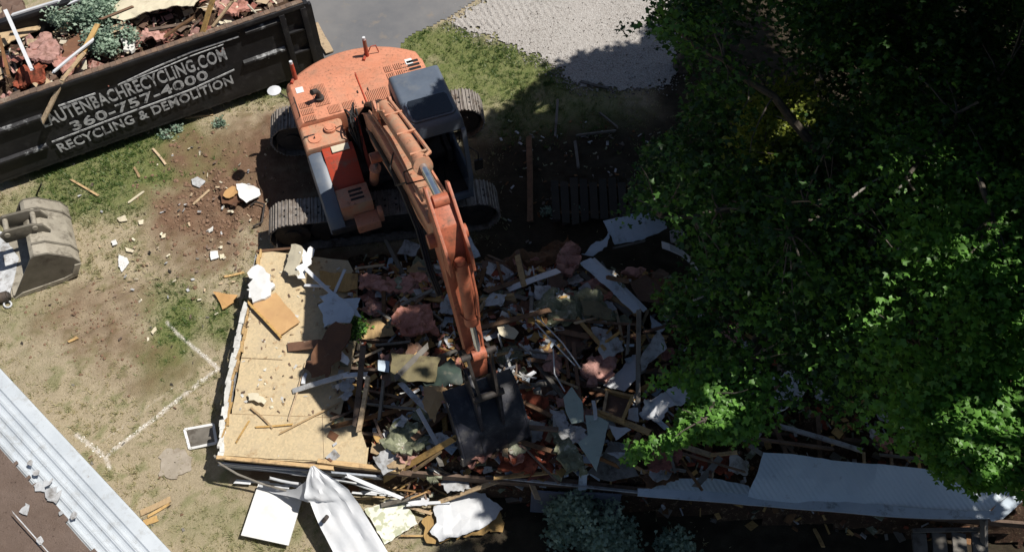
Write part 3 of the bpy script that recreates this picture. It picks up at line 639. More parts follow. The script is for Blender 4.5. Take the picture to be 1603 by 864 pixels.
def stripe(pts, w):
    mb = MB(); 
    for a, b in zip(pts[:-1], pts[1:]):
        (xa, za), (xb, zb) = side_hit(*a), side_hit(*b)
        p, q = DB + e1 * xa, DB + e1 * xb; o1, o2 = en * .004 - Vector((0, 0, 0)), en * .014
        za -= .0; mb.add([p + o1 + Vector((0, 0, za)), q + o1 + Vector((0, 0, zb)), q + o1 + Vector((0, 0, zb + w)), p + o1 + Vector((0, 0, za + w)),
                          p + en * .0155 + Vector((0, 0, za)), q + en * .0155 + Vector((0, 0, zb)), q + en * .0155 + Vector((0, 0, zb + w)), p + en * .0155 + Vector((0, 0, za + w))],
                         [(0, 3, 2, 1), (4, 5, 6, 7), (0, 1, 5, 4), (1, 2, 6, 5), (2, 3, 7, 6), (3, 0, 4, 7)])
    mb.build('painted_stripe', MT['letter'], box_)
stripe([(92, 167), (150, 147)], .035); stripe([(185, 134), (240, 108), (300, 82), (374, 58)], .03); stripe([(192, 131), (243, 112), (300, 88), (350, 70)], .02)
stripe([(82, 223), (200, 178), (300, 141), (367, 110)], .035)
# heap inside the container
def dh(x, y): return 1.62 + .35 * fb(x * .9, y * .9, 7) + .12 * fb(x * 3, y * 3, 2)
Xd, Yd = np.meshgrid(np.arange(-LD + .08, -.05, .07), np.arange(.09, 2.3, .07)); Zd = np.array([[dh(x, y) + .03 * fb(x * 9, y * 9) for x, y in zip(a, b)] for a, b in zip(Xd, Yd)])
Xw = DB.x + e1.x * Xd - en.x * Yd; Yw = DB.y + e1.y * Xd - en.y * Yd
grid_obj('container_rubble', Xw, Yw, Zd, None, MT['rubble'], {}, kind='stuff', label='brown splintered debris filling the black container', cat='rubble')
def D(px, py, z): return P(px, py, z)

# ============================================================ SMALL THINGS IN BULK (chips and splinters nobody could count)
def chips(name, n, posf, mats, label, cat, smax=.13):
    mb = MB()
    for i in range(n):
        p = posf()
        if p is None: continue
        k = random.randrange(len(mats)); L = random.uniform(.03, smax); w = random.uniform(.012, .05)
        if random.random() < .45: w = L * random.uniform(.5, 1)
        a = random.uniform(0, 6.28); t = random.gauss(0, .35)
        dv = Vector((math.cos(a) * math.cos(t), math.sin(a) * math.cos(t), math.sin(t)))
        plank_geo(mb, p - dv * L / 2, p + dv * L / 2, w, random.uniform(.004, .015), .012, 0, k, 1, random.gauss(0, .3))
    o = mb.build(name, [MT[m] for m in mats]); return tag(o, label, cat, kind='stuff')
def rh():
    x = random.uniform(-2.9, 7.5); y = random.uniform(ys(x) - .1, yn(x) + .6); return Vector((x, y, heap(x, y) + .05))
def rh2():
    x = random.gauss(-.2, 1.3); y = random.uniform(ys(x) + .1, yn(x) + .3); return Vector((x, y, heap(x, y) + .06)) if -2.7 < x < 3 else None
chips('rubble_fragments', 2600, rh, ['wood', 'pine', 'greywood', 'brown', 'grime', 'redpink', 'moss'], 'small broken scraps strewn all over the collapsed house', 'rubble', .17)
chips('fresh_splinters', 1700, rh2, ['pine', 'grime', 'fluff', 'ply', 'blue', 'pine', 'redpink', 'pink'], 'pale splinters round the digging bucket', 'rubble', .2)
def rf():
    p = P(random.uniform(350, 560), random.uniform(395, 725), FZ + .004); return p if inpoly(np.array([p.x]), np.array([p.y]), [q[:2] for q in fpts])[0] else None
chips('floor_litter', 240, rf, ['pine', 'fluff', 'wood', 'yellowish'], 'crumbs and chips on the bare board floor', 'litter', .05)
def rl():
    p = P(random.gauss(330, 90), random.gauss(350, 90), .04); return p if p.x < -4.8 else None
chips('lawn_litter', 130, rl, ['pine', 'grime', 'yellowish', 'wood'], 'tiny chips scattered over the bare soil and grass', 'litter', .05)
chips('lawn_litter', 130, lambda: P(random.uniform(0, 1250), random.uniform(200, 864), .03), ['wood', 'greywood', 'darkwood', 'greywood'], 'stray crumbs of wood on the yard ground', 'litter', .045)
chips('yard_litter', 160, lambda: P(random.uniform(780, 1060), random.uniform(190, 345), .05), ['greywood', 'moss', 'wood', 'darkwood', 'grime'], 'leaves and scraps on the shaded ground north of the house', 'litter', .07)
chips('container_litter', 700, lambda: (lambda x, y: Vector((DB.x + e1.x * x - en.x * y, DB.y + e1.y * x - en.y * y, dh(x, y) + .06)))(random.uniform(-6.7, -.3), random.uniform(.12, 2.2)), ['wood', 'pine', 'pink', 'brown', 'yellowish', 'redpink'], 'broken scraps on top of the container load', 'rubble', .3)

def lumps(name, n, posf, mats, label, cat, r0, r1):
    mb = MB()
    for i in range(n):
        p = posf()
        if p is None: continue
        r = r0 + (r1 - r0) * random.random() ** 3; k = random.randrange(len(mats)); a = random.uniform(0, 1.2); v = []
        for h_, q, m_ in ((-.3, .9, 5), (.35, .8, 5), (.75, .3, 5)):
            v.append([p + Vector((r * q * math.cos(a + j * 1.2566) * random.uniform(.7, 1.2), r * q * math.sin(a + j * 1.2566) * random.uniform(.7, 1.2), r * h_ * .8)) for j in range(m_)])
        mb.loft(v, None, k)
    return tag(mb.build(name, [MT[m] for m in mats]), label, cat, kind='stuff')
def pl(cx, cy, sx, sy, ok=lambda p: True):
    def f():
        p = P(random.gauss(cx, sx), random.gauss(cy, sy), 0)
        if not ok(p): return None
        p.z = gh(p.x, p.y); return p
    return f
MT['soil'] = simple('dry_soil_clod', (.16, .095, .06), (.22, .14, .095), 8, .95, vary=0)
lumps('soil_clods', 900, pl(335, 325, 50, 50, lambda p: p.x < -4.9), ['soil'], 'loose clods of brown earth beside the excavator', 'clods', .012, .06)
lumps('soil_clods', 350, pl(160, 510, 60, 40), ['soil'], 'loose clods in the brown ruts on the lawn', 'clods', .01, .035)
gpoly = g2(gravel_px)
def gs():
    i = random.randrange(len(gpoly)); a = gpoly[i]; b_ = gpoly[(i + 1) % len(gpoly)]; t = random.random(); x, y = a[0] + (b_[0] - a[0]) * t + random.gauss(0, .14), a[1] + (b_[1] - a[1]) * t + random.gauss(0, .14)
    return Vector((x, y, .01 + gh(x, y)))
def gs2():
    x, y = random.uniform(-1, 5), random.uniform(14, 17); return Vector((x, y, .03)) if inpoly(np.array([x]), np.array([y]), gpoly)[0] else None
MT['stone'] = simple('pale_grey_stone', (.38, .36, .34), (.24, .22, .20), 9, .9, vary=0)
MT['stone2'] = simple('dark_grey_stone', (.20, .18, .165), (.14, .125, .115), 9, .9, vary=0)
lumps('gravel_stones', 1500, gs, ['stone', 'stone2', 'stone'], 'loose stones scattered along the edge of the gravel', 'stones', .01, .03)
lumps('gravel_stones', 1500, gs2, ['stone', 'stone2', 'stone'], 'loose stones on the gravel', 'stones', .008, .022)

# ============================================================ THE EXCAVATOR
SC0 = Vector((-2.62, 11.25, 0)); hd = math.atan2(-.934, .357)
ex = empty('excavator', SC0, 'orange crawler excavator with dark grey cab reaching its boom over the wrecked house', 'excavator')
UM = Matrix.Translation(SC0) @ Matrix.Rotation(hd, 4, 'Z'); GM = Matrix.Translation(SC0) @ Matrix.Rotation(math.radians(8), 4, 'Z')
MT['mesh'] = simple('dusty_vent_mesh', (.17, .085, .055), (.12, .06, .04), 20, .8, vary=0)
for s in (-1, 1):
    R = .40; hl = 1.76; per = 4 * hl + 2 * math.pi * R; n = 46; yc = s * 1.225; zc = .47
    mb = MB(GM)
    for i in range(n):
        t = (i + .5) / n * per
        if t < 2 * hl: x, z, a = -hl + t, zc + R, 0
        elif t < 2 * hl + math.pi * R: q = (t - 2 * hl) / R; x, z, a = hl + R * math.sin(q), zc + R * math.cos(q), q
        elif t < 4 * hl + math.pi * R: x, z, a = hl - (t - 2 * hl - math.pi * R), zc - R, math.pi
        else: q = (t - 4 * hl - math.pi * R) / R; x, z, a = -hl - R * math.sin(q), zc - R * math.cos(q), math.pi + q
        if a == 0: z -= .018 * math.sin((x + hl) / (2 * hl) * math.pi) ** 2 + .006 * random.random()
        T = Matrix.Translation((x, yc, z)) @ Matrix.Rotation(a, 4, 'Y'); p = per / n
        mb.box(-p * .49, p * .49, -.30, .30, 0, .018, T, 0)
        for g in (-.42, -.05, .32): mb.box(p * g, p * (g + .13), -.30, .30, .018, .045, T, 0)
        for yy_ in (-.07, .07):
            mb.box(p * .10, p * .30, yy_ - .02, yy_ + .02, .0182, .024, T, 1)
        for yy_ in (-.10, .06): mb.box(-p * .49, p * .49, yy_, yy_ + .045, -.10, 0, T, 1)
    tr = mb.build('track', [MT['steel'], MT['black']], ex)
    mb = MB(GM); mb.prism([(-1.4, .25), (1.4, .25), (1.45, .5), (1.3, .72), (-1.3, .72), (-1.45, .5)], yc - .17, yc + .17); mb.build('track_frame', MT['frame'], tr, bevel=.02)
    for nm, x in (('idler_wheel', -hl), ('drive_sprocket', hl)):
        mb = MB(GM); mb.cyl((x, yc - .22, zc), (x, yc + .22, zc), .33, 24); mb.cyl((x, yc - .26, zc), (x, yc + .26, zc), .16, 16)
        if nm[0] == 'd':
            for i in range(20):
                a = i / 20 * 6.283; mb.box(-.03, .03, -.03, .03, .30, .37, Matrix.Translation((x, yc, zc)) @ Matrix.Rotation(a, 4, 'Y'))
        mb.build(nm, MT['frame'], tr)
    for x in (-1.2, -.8, -.4, 0, .4, .8, 1.2):
        mb = MB(GM); mb.cyl((x, yc - .15, .17), (x, yc + .15, .17), .09, 12); mb.build('track_roller', MT['frame'], tr)
mb = MB(GM); mb.box(-.7, .7, -.95, .95, .42, .78); mb.box(-1.1, -.6, -.95, .95, .45, .68); mb.box(.6, 1.1, -.95, .95, .45, .68); mb.cyl((0, 0, .78), (0, 0, .98), .62, 32)
mb.build('undercarriage', MT['frame'], ex, bevel=.02)
# upper works: X forward, Y towards the cab, Z up
def arc(r, a0, a1, n, cx=0): return [(cx + r * math.cos(math.radians(a0 + (a1 - a0) * i / n)), r * math.sin(math.radians(a0 + (a1 - a0) * i / n))) for i in range(n + 1)]
plat = arc(1.92, 137, 223, 14)
mb = MB(UM); mb.prism([(1.25, -1.34), (1.7, -1.34), (1.7, -.75), (.8, -.6), (.8, .3), (1.75, .35), (1.75, 1.30), (-1.2, 1.34), (-1.2, -1.34)], .98, 1.12, axis='z'); mb.build('deck', MT['frame'], ex, bevel=.015)
# counterweight with a bevelled top
def shrink(poly, d, cx=-.6): return [(x + (d if x < -.6 else 0) * (1 if x < cx else 0), y - math.copysign(d, y) if abs(y) > d else y) for x, y in poly]
cw = [(-.95, 1.34)] + [(x, max(-1.345, min(1.345, y))) for x, y in arc(1.94, 132, 228, 18)] + [(-.95, -1.34)]
rings = [[(x, y, 1.0) for x, y in cw], [(x, y, 1.80) for x, y in cw], [(x + (.06 if x < -1.2 else 0), y * .975, 1.93) for x, y in cw], [(x + (.16 if x < -1.2 else 0), y * .93, 2.0) for x, y in cw]]
mb = MB(UM); mb.loft(rings); mb.build('counterweight', MT['orange'], ex, smooth=True)
# engine hood and side covers
def hood(name, x0, x1, y0, y1, z0, z1, ch, mat, lc=True, rc=True):
    mb = MB(UM); a = ch if rc else 0; b = ch if lc else 0
    mb.loft([[(x0, y0, z0), (x1, y0, z0), (x1, y1, z0), (x0, y1, z0)], [(x0, y0, z1 - ch), (x1, y0, z1 - ch), (x1, y1, z1 - ch), (x0, y1, z1 - ch)],
             [(x0, y0 + a, z1), (x1, y0 + a, z1), (x1, y1 - b, z1), (x0, y1 - b, z1)]])
    return mb.build(name, mat, ex, bevel=.018)
hd1 = hood('engine_hood', -1.10, -.16, -1.34, -.02, 1.12, 2.06, .10, MT['orange'], lc=False)
hd2 = hood('engine_hood', -1.10, -.16, .0, 1.34, 1.12, 2.06, .10, MT['orange'], rc=False)
def grille(x0, x1, y0, y1, z, par, n=5, mat='dark', M=None):
    mb = MB(UM); mb.box(x0, x1, y0, y1, z + .002, z + .008, M, 0)
    for i in range(n):
        y = y0 + (i + .5) * (y1 - y0) / n; mb.box(x0, x1, y - .012, y + .006, z + .008, z + .018, M, 1)
    mb.build('vent_grille', [MT[mat], MT['orange']], par)
z = 2.06
for x0, x1, y0, y1 in ((-.40, -.20, -.44, -.20), (-.40, -.20, -.72, -.50)): grille(x0, x1, y0, y1, z, hd1, 8, 'mesh')
for i in range(3): grille(-.66 + i * .18, -.52 + i * .18, -1.20, -.98, z, hd1, 7, 'mesh')
grille(-1.02, -.46, -.90, -.64, z, hd1, 9, 'mesh')
grille(-.52, -.20, .04, .44, z, hd2, 12, 'mesh')
for i in range(4):
    for y in (.54, .73): grille(-1.03 + i * .20, -.87 + i * .20, y, y + .15, z, hd2, 4, 'mesh')
mb = MB(UM)
for i in range(8):
    for j in range(3): mb.cyl((-.98 + i * .1, .90 + j * .04, z), (-.98 + i * .1, .90 + j * .04, z + .006), .014, 8)
mb.build('perforated_vent', MT['dark'], hd2)
for i in range(5):
    mb = MB(UM); mb.box(-1.02 + i * .10, -.96 + i * .10, 1.00, 1.23, z - .0, z + .008); mb.build('vent_slot', MT['black'], hd2)
mb = MB(UM); mb.box(-1.09, -.17, -.012, .008, z, z + .006); mb.box(-1.1, -.95, -.8, .8, 2.001, 2.004); mb.build('hood_seam', MT['red'], hd1)
for y in (-1.10, 1.05):
    mb = MB(UM); mb.box(-1.08, -.93, y - .07, y + .07, 2.065, 2.068); mb.build('white_sticker', MT['blown'], hd1 if y < 0 else hd2)
mb = MB(UM)
for x, y in ((-.6, -.1), (-.6, .1), (-.3, -.08)): mb.box(x, x + .07, y, y + .02, z, z + .02)
mb.tube([(-.75, -1.25, 2.0), (-.75, -1.25, 2.17), (-.35, -1.25, 2.17), (-.35, -1.25, 2.0)], .012, 6); mb.build('hood_latch', MT['dark'], hd1)
# exhaust stub and cap
mb = MB(UM); mb.cyl((-.62, -.80, 2.06), (-.62, -.80, 2.14), .085); mb.tube([(-.62, -.80, 2.14), (-.62, -.80, 2.24), (-.60, -.84, 2.32), (-.55, -.92, 2.36)], [.05, .05, .052, .055], 12)
mb.build('exhaust_pipe', MT['frame'], ex, smooth=True)
for (x, y), h in (((-1.52, .35), .42), ((-1.40, -1.10), .40)):
    mb = MB(UM); mb.cyl((x, y, 1.98), (x, y, 1.98 + h), .045, 12, r2=.038); mb.cyl((x, y, 1.98 + h), (x, y, 2.04 + h), .03, 12, k=1); mb.cyl((x - .08, y, 2.01), (x + .12, y - .1, 2.02), .03, 8)
    if y > 0: mb.tube([(x, y, 2.0), (x, y + .1, 2.2), (x, y + .2, 2.2), (x, y + .24, 2.02)], .011, 6)
    mb.build('warning_beacon_post', [MT['red'], MT['white']], ex)
mb = MB(UM); mb.tube([(-.98, -1.30, 1.9), (-1.0, -1.42, 2.05), (-1.0, -1.50, 2.2)], .015, 8, k=0)
mb.loft([[(-1.0 + .13 * math.cos(a) * q, -1.55 + .13 * math.sin(a) * q + .02 * w, 2.22 + w) for a in np.arange(0, 6.2, .45)] for q, w in ((.5, -.05), (.95, -.02), (1, .0), (.3, .025), (.28, .026))], k=1)
mb.build('rear_mirror', [MT['frame'], MT['white']], ex, smooth=True)
# tanks and boxes ahead of the hood on the right side
tank = hood('fuel_tank_cover', -.155, .42, -1.34, -.55, 1.12, 1.97, .05, MT['orange2'])
mb = MB(UM); mb.cyl((.08, -.80, 1.97), (.08, -.80, 2.03), .11, 20); mb.cyl((.08, -.80, 2.03), (.08, -.80, 2.05), .085, 20); mb.cyl((.20, -1.12, 1.97), (.20, -1.12, 1.99), .12, 18); mb.build('filler_cap', MT['orange'], tank)
mb = MB(UM); mb.box(.19, .22, -1.13, -1.11, 1.99, 2.03); mb.box(.10, .13, -1.3, -1.1, 1.975, 1.995); mb.build('handle', MT['dark'], tank)
mb = MB(UM); mb.prism([(.425, 1.12), (.425, 1.90), (.62, 1.88), (1.10, 1.42), (1.10, 1.12)], -1.07, -.50); mb.build('tool_cover', MT['red'], ex, bevel=.015)
mb = MB(UM); mb.box(.45, .60, -.90, -.58, 1.905, 1.925); mb.build('cover_lid', MT['yellowish'], ex)
mb = MB(UM); mb.loft([[(.44, y, 1.05), (.44, y, 1.86 - d_), (.60, y, 1.84 - d_), (1.25, y, 1.50 - d_), (1.62, y, 1.25 - d_), (1.70, y, 1.05)] for y, d_ in ((-1.36, .12), (-1.33, .03), (-1.26, .0), (-1.14, .0), (-1.075, .02))])
mb.build('side_fender', MT['cabgrey'], ex, smooth=True)
mb = MB(UM); mb.box(1.105, 1.55, -1.07, -.48, 1.12, 1.50); tb = mb.build('step_box', MT['orange2'], ex, bevel=.02)
mb = MB(UM)
for i in range(3): mb.box(1.2 + i * .1, 1.25 + i * .1, -.85, -.6, 1.502, 1.508)
mb.build('vent_slot', MT['dark'], tb)
mb = MB(UM); mb.box(1.555, 1.85, -.88, -.45, 1.02, 1.22); mb.box(1.60, 1.75, -.45, -.36, 1.05, 1.35); mb.build('front_step', MT['orange'], ex, bevel=.02)
# centre well: boom foot brackets, valves and hoses
mb = MB(UM); mb.box(-.15, .75, -.48, .30, .98, 1.35); mb.box(-.15, .1, -.45, .3, 1.35, 1.75); mb.build('valve_block', MT['frame'], ex, bevel=.02)
for y in (-.34, .24):
    mb = MB(UM); mb.prism([(-.15, 1.1), (.85, 1.1), (.62, 1.55), (.30, 2.12), (.10, 2.12), (-.15, 1.6)], y, y + .06); mb.build('boom_bracket', MT['red'], ex)
for i in range(26):
    y = -.42 + .012 * (i % 5) + random.uniform(-.04, .1); p = [Vector((-.05 + random.uniform(-.1, .1), y, 1.6)), Vector((.05 + random.uniform(-.1, .15), y + random.uniform(-.1, .1), 2.15 + random.uniform(0, .3))), Vector((.35 + random.uniform(-.1, .1), y + random.uniform(-.1, .05), 2.2 + random.uniform(-.2, .2))), Vector((.6, -.38, 1.6 + random.uniform(-.2, .2)))]
    if i > 8:
        y = random.uniform(-.15, .15); p = [Vector((.0, y - .25, 1.75)), Vector((.15, y, 2.35)), Vector((.5, y, 2.72 + random.uniform(0, .08))), Vector((1.1, y * .8, 3.22 + random.uniform(-.02, .06))), Vector((1.7, random.choice((-.14, .14)), 3.56))]
    q = [p[0]]
    for k_ in range(1, len(p)):
        for t in (.33, .66, 1): 
            a_ = p[k_ - 1].lerp(p[k_], t); a_.z += .05 * math.sin(t * 3.1); q.append(a_)
    mb = MB(UM); mb.tube(q, .017, 7); mb.build('hydraulic_hose', MT['black'], ex, smooth=True)
# cab
cx0, cx1, cy0, cy1 = .12, 1.55, .38, 1.34
def cabring(z, f0, f1, in_): return [(cx0 + f0, cy0 + in_, z), (cx1 + f1, cy0 + in_, z), (cx1 + f1, cy1 - in_, z), (cx0 + f0, cy1 - in_, z)]
cab = MB(UM); cab.loft([cabring(2.70, 0, .03, .0), cabring(2.90, .02, -.03, .02), cabring(2.95, .07, -.10, .07)]); cabo = cab.build('cab', MT['cabgrey'], ex, bevel=.03)
mb = MB(UM)
for y in (cy0, cy1 - .08):
    mb.prism([(cx1 - .02, 2.72), (cx1 + .06, 2.72), (cx1 + .34, 1.75), (cx1 + .28, 1.15), (cx1 + .20, 1.15), (cx1 + .24, 1.75)], y, y + .08)
    mb.box(cx0, cx0 + .12, y, y + .08, 1.12, 2.72); mb.box(cx0 + .6, cx0 + .68, y, y + .08, 1.12, 2.72)
mb.box(cx1 + .20, cx1 + .29, cy0, cy1, 1.12, 1.25); mb.box(cx0, cx1 + .2, cy0 - .0, cy0 + .05, 1.12, 1.75); mb.box(cx0, cx1 + .2, cy1 - .05, cy1, 1.12, 1.75); mb.box(cx0, cx0 + .05, cy0, cy1, 1.12, 2.72)
mb.build('cab_frame', MT['cabgrey'], cabo, bevel=.012)
mb = MB(UM); mb.box(cx0 + .05, cx1 + .2, cy0 + .05, cy1 - .05, 1.13, 1.18); mb.build('cab_floor', MT['frame'], cabo)
seat = MB(UM); seat.box(.55, 1.0, .62, 1.10, 1.45, 1.58); seat.box(.48, .60, .62, 1.10, 1.55, 2.15); seat.box(.62, 1.05, .50, .60, 1.3, 1.66); seat.box(.62, 1.05, 1.12, 1.22, 1.3, 1.66); seat.build('operator_seat', MT['frame'], cabo, bevel=.03)
mb = MB(UM); mb.cyl((1.35, .8, 1.18), (1.30, .8, 1.75), .014, 6); mb.cyl((1.35, .95, 1.18), (1.30, .95, 1.75), .014, 6); mb.box(1.38, 1.55, .72, .84, 1.18, 1.24); mb.box(1.38, 1.55, .90, 1.02, 1.18, 1.24); mb.build('travel_lever', MT['black'], cabo)
mb = MB(UM); mb.add([(cx1 + .05, cy0 + .09, 2.70), (cx1 + .05, cy1 - .09, 2.70), (cx1 + .33, cy1 - .09, 1.75), (cx1 + .33, cy0 + .09, 1.75), (cx1 + .04, cy0 + .09, 2.70), (cx1 + .04, cy1 - .09, 2.70), (cx1 + .32, cy1 - .09, 1.75), (cx1 + .32, cy0 + .09, 1.75)],
    [(0, 1, 2, 3), (7, 6, 5, 4), (0, 4, 5, 1), (1, 5, 6, 2), (2, 6, 7, 3), (3, 7, 4, 0)])
kg = NT('clear_cab_glass'); kg.col(kg.mix(.5, (.6, .65, .7), (.6, .65, .7))); kg.set(.05, 0, .5); kg.b.inputs['Transmission Weight'].default_value = 1; kg.b.inputs['IOR'].default_value = 1.05
mb.build('windscreen', kg.m, cabo)
mb = MB(UM); o1 = [(.88, .50), (.95, .46), (1.36, .46), (1.42, .52), (1.42, 1.20), (1.36, 1.26), (.95, 1.26), (.88, 1.22)]
mb.prism(o1, 2.951, 2.985, axis='z'); ht = mb.build('roof_hatch', MT['cabgrey'], cabo, bevel=.012)
mb = MB(UM); mb.prism([(1.15 + (x - 1.15) * .88, .86 + (y - .86) * .90) for x, y in o1], 2.986, 2.994, axis='z'); mb.build('hatch_glass', MT['glass'], ht)
mb = MB(UM); mb.tube([(cx1 + .1, cy1, 2.3), (cx1 + .3, cy1 + .12, 2.3), (cx1 + .3, cy1 + .12, 2.1)], .012, 6); mb.box(cx1 + .27, cx1 + .31, cy1 + .05, cy1 + .2, 1.85, 2.1); mb.build('cab_mirror', MT['black'], cabo)
mb = MB(UM); mb.tube([(cx0 + .75, cy1 + .04, 1.5), (cx0 + .75, cy1 + .08, 1.6), (cx0 + .75, cy1 + .08, 2.2), (cx0 + .75, cy1 + .04, 2.3)], .012, 6); mb.build('grab_rail', MT['black'], cabo)
mb = MB(UM); mb.box(-.15, .10, .36, 1.34, 1.12, 1.98); mb.build('rear_cab_box', MT['red'], ex, bevel=.02)
# boom
def banana(top, bot, w, y=0, wt=None):
    """box beam between an upper and a lower edge line in the (X, Z) plane"""
    rings = []
    for i, (a, b) in enumerate(zip(top, bot)):
        ww = w if wt is None else wt[i]; rings.append([(a[0], y - ww / 2, a[1]), (a[0], y + ww / 2, a[1]), (b[0], y + ww / 2, b[1]), (b[0], y - ww / 2, b[1])])
    return rings
mb = MB(UM)
top = [(.05, 2.02), (.35, 2.42), (.9, 2.92), (1.5, 3.30), (2.2, 3.68), (3.2, 4.13), (4.2, 4.56), (4.85, 4.80), (5.10, 4.70)]
bot = [(.28, 1.72), (.65, 1.98), (1.25, 2.34), (1.85, 2.68), (2.55, 3.10), (3.4, 3.60), (4.3, 4.09), (4.9, 4.38), (5.10, 4.44)]
mb.loft(banana(top, bot, .42, 0, [.30, .38, .42, .42, .42, .42, .40, .36, .30])); boom = mb.build('boom', MT['orange2'], ex, bevel=.02)
mb = MB(UM)
for a, b in zip(top[1:-2], top[2:-1]): mb.prism([(a[0], a[1] + .003), (b[0], b[1] + .003), (b[0], b[1] + .018), (a[0], a[1] + .018)], -.215, -.185); mb.prism([(a[0], a[1] + .003), (b[0], b[1] + .003), (b[0], b[1] + .018), (a[0], a[1] + .018)], .185, .215)
mb.build('weld_edge', MT['orange'], boom)
mb = MB(UM)
for y in (-.15, .11): mb.prism([(1.25, 3.1), (1.75, 3.42), (1.72, 3.80), (1.55, 3.86), (1.40, 3.72)], y, y + .04)
mb.cyl((1.62, -.17, 3.74), (1.62, .17, 3.74), .05); mb.build('cylinder_lug', MT['orange'], boom)
def ram(a, b, c, r, rr, par, barrel='orange2'):
    """barrel a-b, rod b-c"""
    a, b, c = Vector(a), Vector(b), Vector(c); mb = MB(UM); mb.cyl(a, b, r, 20); d = (b - a).normalized(); mb.cyl(b - d * .10, b + d * .03, r * 1.18, 20); mb.cyl(a - d * .06, a + d * .12, r * .8, 16)
    o = mb.build('cylinder_barrel', MT[barrel], par, smooth=True); mb = MB(UM); mb.cyl(b + d * .03, c - d * .05, rr, 14); mb.build('cylinder_rod', MT['chrome'], o, smooth=True)
    mb = MB(UM); mb.cyl(c - Vector((0, .10, 0)), c + Vector((0, .10, 0)), .09, 16); mb.build('rod_end', MT['stickor'], o, smooth=True); return o
ac = ram((1.62, 0, 3.74), (4.00, 0, 4.93), (4.80, 0, 5.14), .115, .055, boom)
mb = MB(UM); mb.tube([(1.75, .10, 3.96), (2.4, .15, 4.20), (3.4, .16, 4.72), (3.85, .15, 4.98), (3.95, .05, 5.05)], .028, 8); mb.tube([(1.7, -.10, 3.92), (1.95, -.15, 4.02), (2.05, -.08, 4.1)], .022, 8)
for x in (2.2, 3.0, 3.75): mb.box(x - .015, x + .015, -.10, .17, -.02, .015, Matrix.Translation((0, 0, 3.74 + (x - 1.62) * .5 + .12)))
mb.build('cylinder_pipe', MT['orange2'], ac, smooth=True)
mb = MB(UM)
for y in (-.155, .125):
    mb.tube([(1.0, y, 3.10), (1.6, y, 3.50), (2.4, y, 3.94), (3.4, y, 4.35), (4.4, y, 4.72)], .02, 7)
mb.build('boom_pipe', MT['orange2'], boom, smooth=True)
mb = MB(UM)
for k_ in range(3):
    y = -.225 - .03 * k_; mb.tube([(1.2, y, 2.8 + .06 * k_), (2.3, y, 3.35 + .05 * k_), (3.6, y, 3.95 + .05 * k_), (4.5, y - .02, 4.25), (5.0, y - .05, 4.0), (5.2, y, 3.6)], .018, 7)
mb.tube([(3.0, -.2, 4.2), (3.3, -.33, 4.25), (3.6, -.34, 4.2), (3.8, -.22, 4.45)], .013, 6); mb.tube([(3.55, .0, 4.42), (3.7, -.22, 4.55), (3.95, -.25, 4.60), (4.0, .1, 4.63)], .012, 6)
mb.build('hydraulic_hose', MT['black'], boom, smooth=True)
for y in (-.32, .32):
    o = ram((.95, y, 1.25), (1.55, y, 2.30), (1.95, y, 3.02), .085, .045, ex, 'orange')
mb = MB(UM); mb.cyl((4.96, -.27, 4.57), (4.96, .27, 4.57), .10, 20); mb.build('boom_pin', MT['stickor'], boom, smooth=True)
# stick: frame with its own direction
sd_ = Vector((1.01, 0, -1.93)).normalized(); so_ = Vector((4.96, 0, 4.57)); sn = Vector((1.93, 0, 1.01)).normalized()   # sn: outer side
def SP(t, n, y=0): return so_ + sd_ * t + sn * n + Vector((0, y, 0))
mb = MB(UM)
out = [(-.62, .12), (-.30, .34), (.10, .36), (.55, .26), (1.3, .17), (2.05, .11), (2.28, .08)]; inn = [(-.60, -.02), (-.30, -.14), (.10, -.20), (.55, -.17), (1.3, -.14), (2.05, -.11), (2.28, -.08)]
wd = [.26, .34, .36, .34, .30, .27, .22]
mb.loft([[SP(a[0], a[1], -w / 2), SP(a[0], a[1], w / 2), SP(b[0], b[1], w / 2), SP(b[0], b[1], -w / 2)] for a, b, w in zip(out, inn, wd)])
stick = mb.build('stick', MT['stickor'], ex, bevel=.018)
mb = MB(UM)
for s in (-1, 1):
    y = s * .15
    q = [(-.78, .10), (-.62, .22), (.05, .62), (.28, .60), (.30, .30), (-.3, .2), (-.62, -.04), (-.76, -.02)]
    a = [SP(t, n, y - .02) for t, n in q]; b = [SP(t, n, y + .02) for t, n in q]; m_ = len(q)
    mb.add(a + b, [tuple(range(m_)), tuple(range(m_, 2 * m_))] + [(i, (i + 1) % m_, (i + 1) % m_ + m_, i + m_) for i in range(m_)])
mb.build('stick_lug', MT['stickor'], stick, bevel=.006)
bc = ram(SP(.16, .52), SP(1.15, .36), SP(1.72, .33), .085, .045, stick, 'stickor')
mb = MB(UM); mb.tube([SP(.2, .52, .12), SP(.7, .50, .12), SP(1.1, .45, .09)], .02, 7); mb.tube([SP(1.1, .2, -.1), SP(1.25, .3, -.02), SP(1.5, .22, .1), SP(1.9, .16, .1)], .018, 7); mb.build('stick_pipe', MT['stickor'], stick, smooth=True)
for s in (-1, 1):
    a, b, c = SP(1.85, .0, s * .17), SP(1.72, .33, s * .17), SP(2.45, .35, s * .13)
    mb = MB(UM)
    for p, q in ((a, b), (b, c)):
        d = (q - p).normalized(); nn = Vector((0, 1, 0)); ss = d.cross(nn)
        mb.add([p + ss * .05 - nn * .02, q + ss * .05 - nn * .02, q - ss * .05 - nn * .02, p - ss * .05 - nn * .02, p + ss * .05 + nn * .02, q + ss * .05 + nn * .02, q - ss * .05 + nn * .02, p - ss * .05 + nn * .02],
               [(0, 1, 2, 3), (7, 6, 5, 4), (0, 4, 5, 1), (1, 5, 6, 2), (2, 6, 7, 3), (3, 7, 4, 0)])
    mb.build('bucket_link', MT['frame'], stick)
mb = MB(UM)
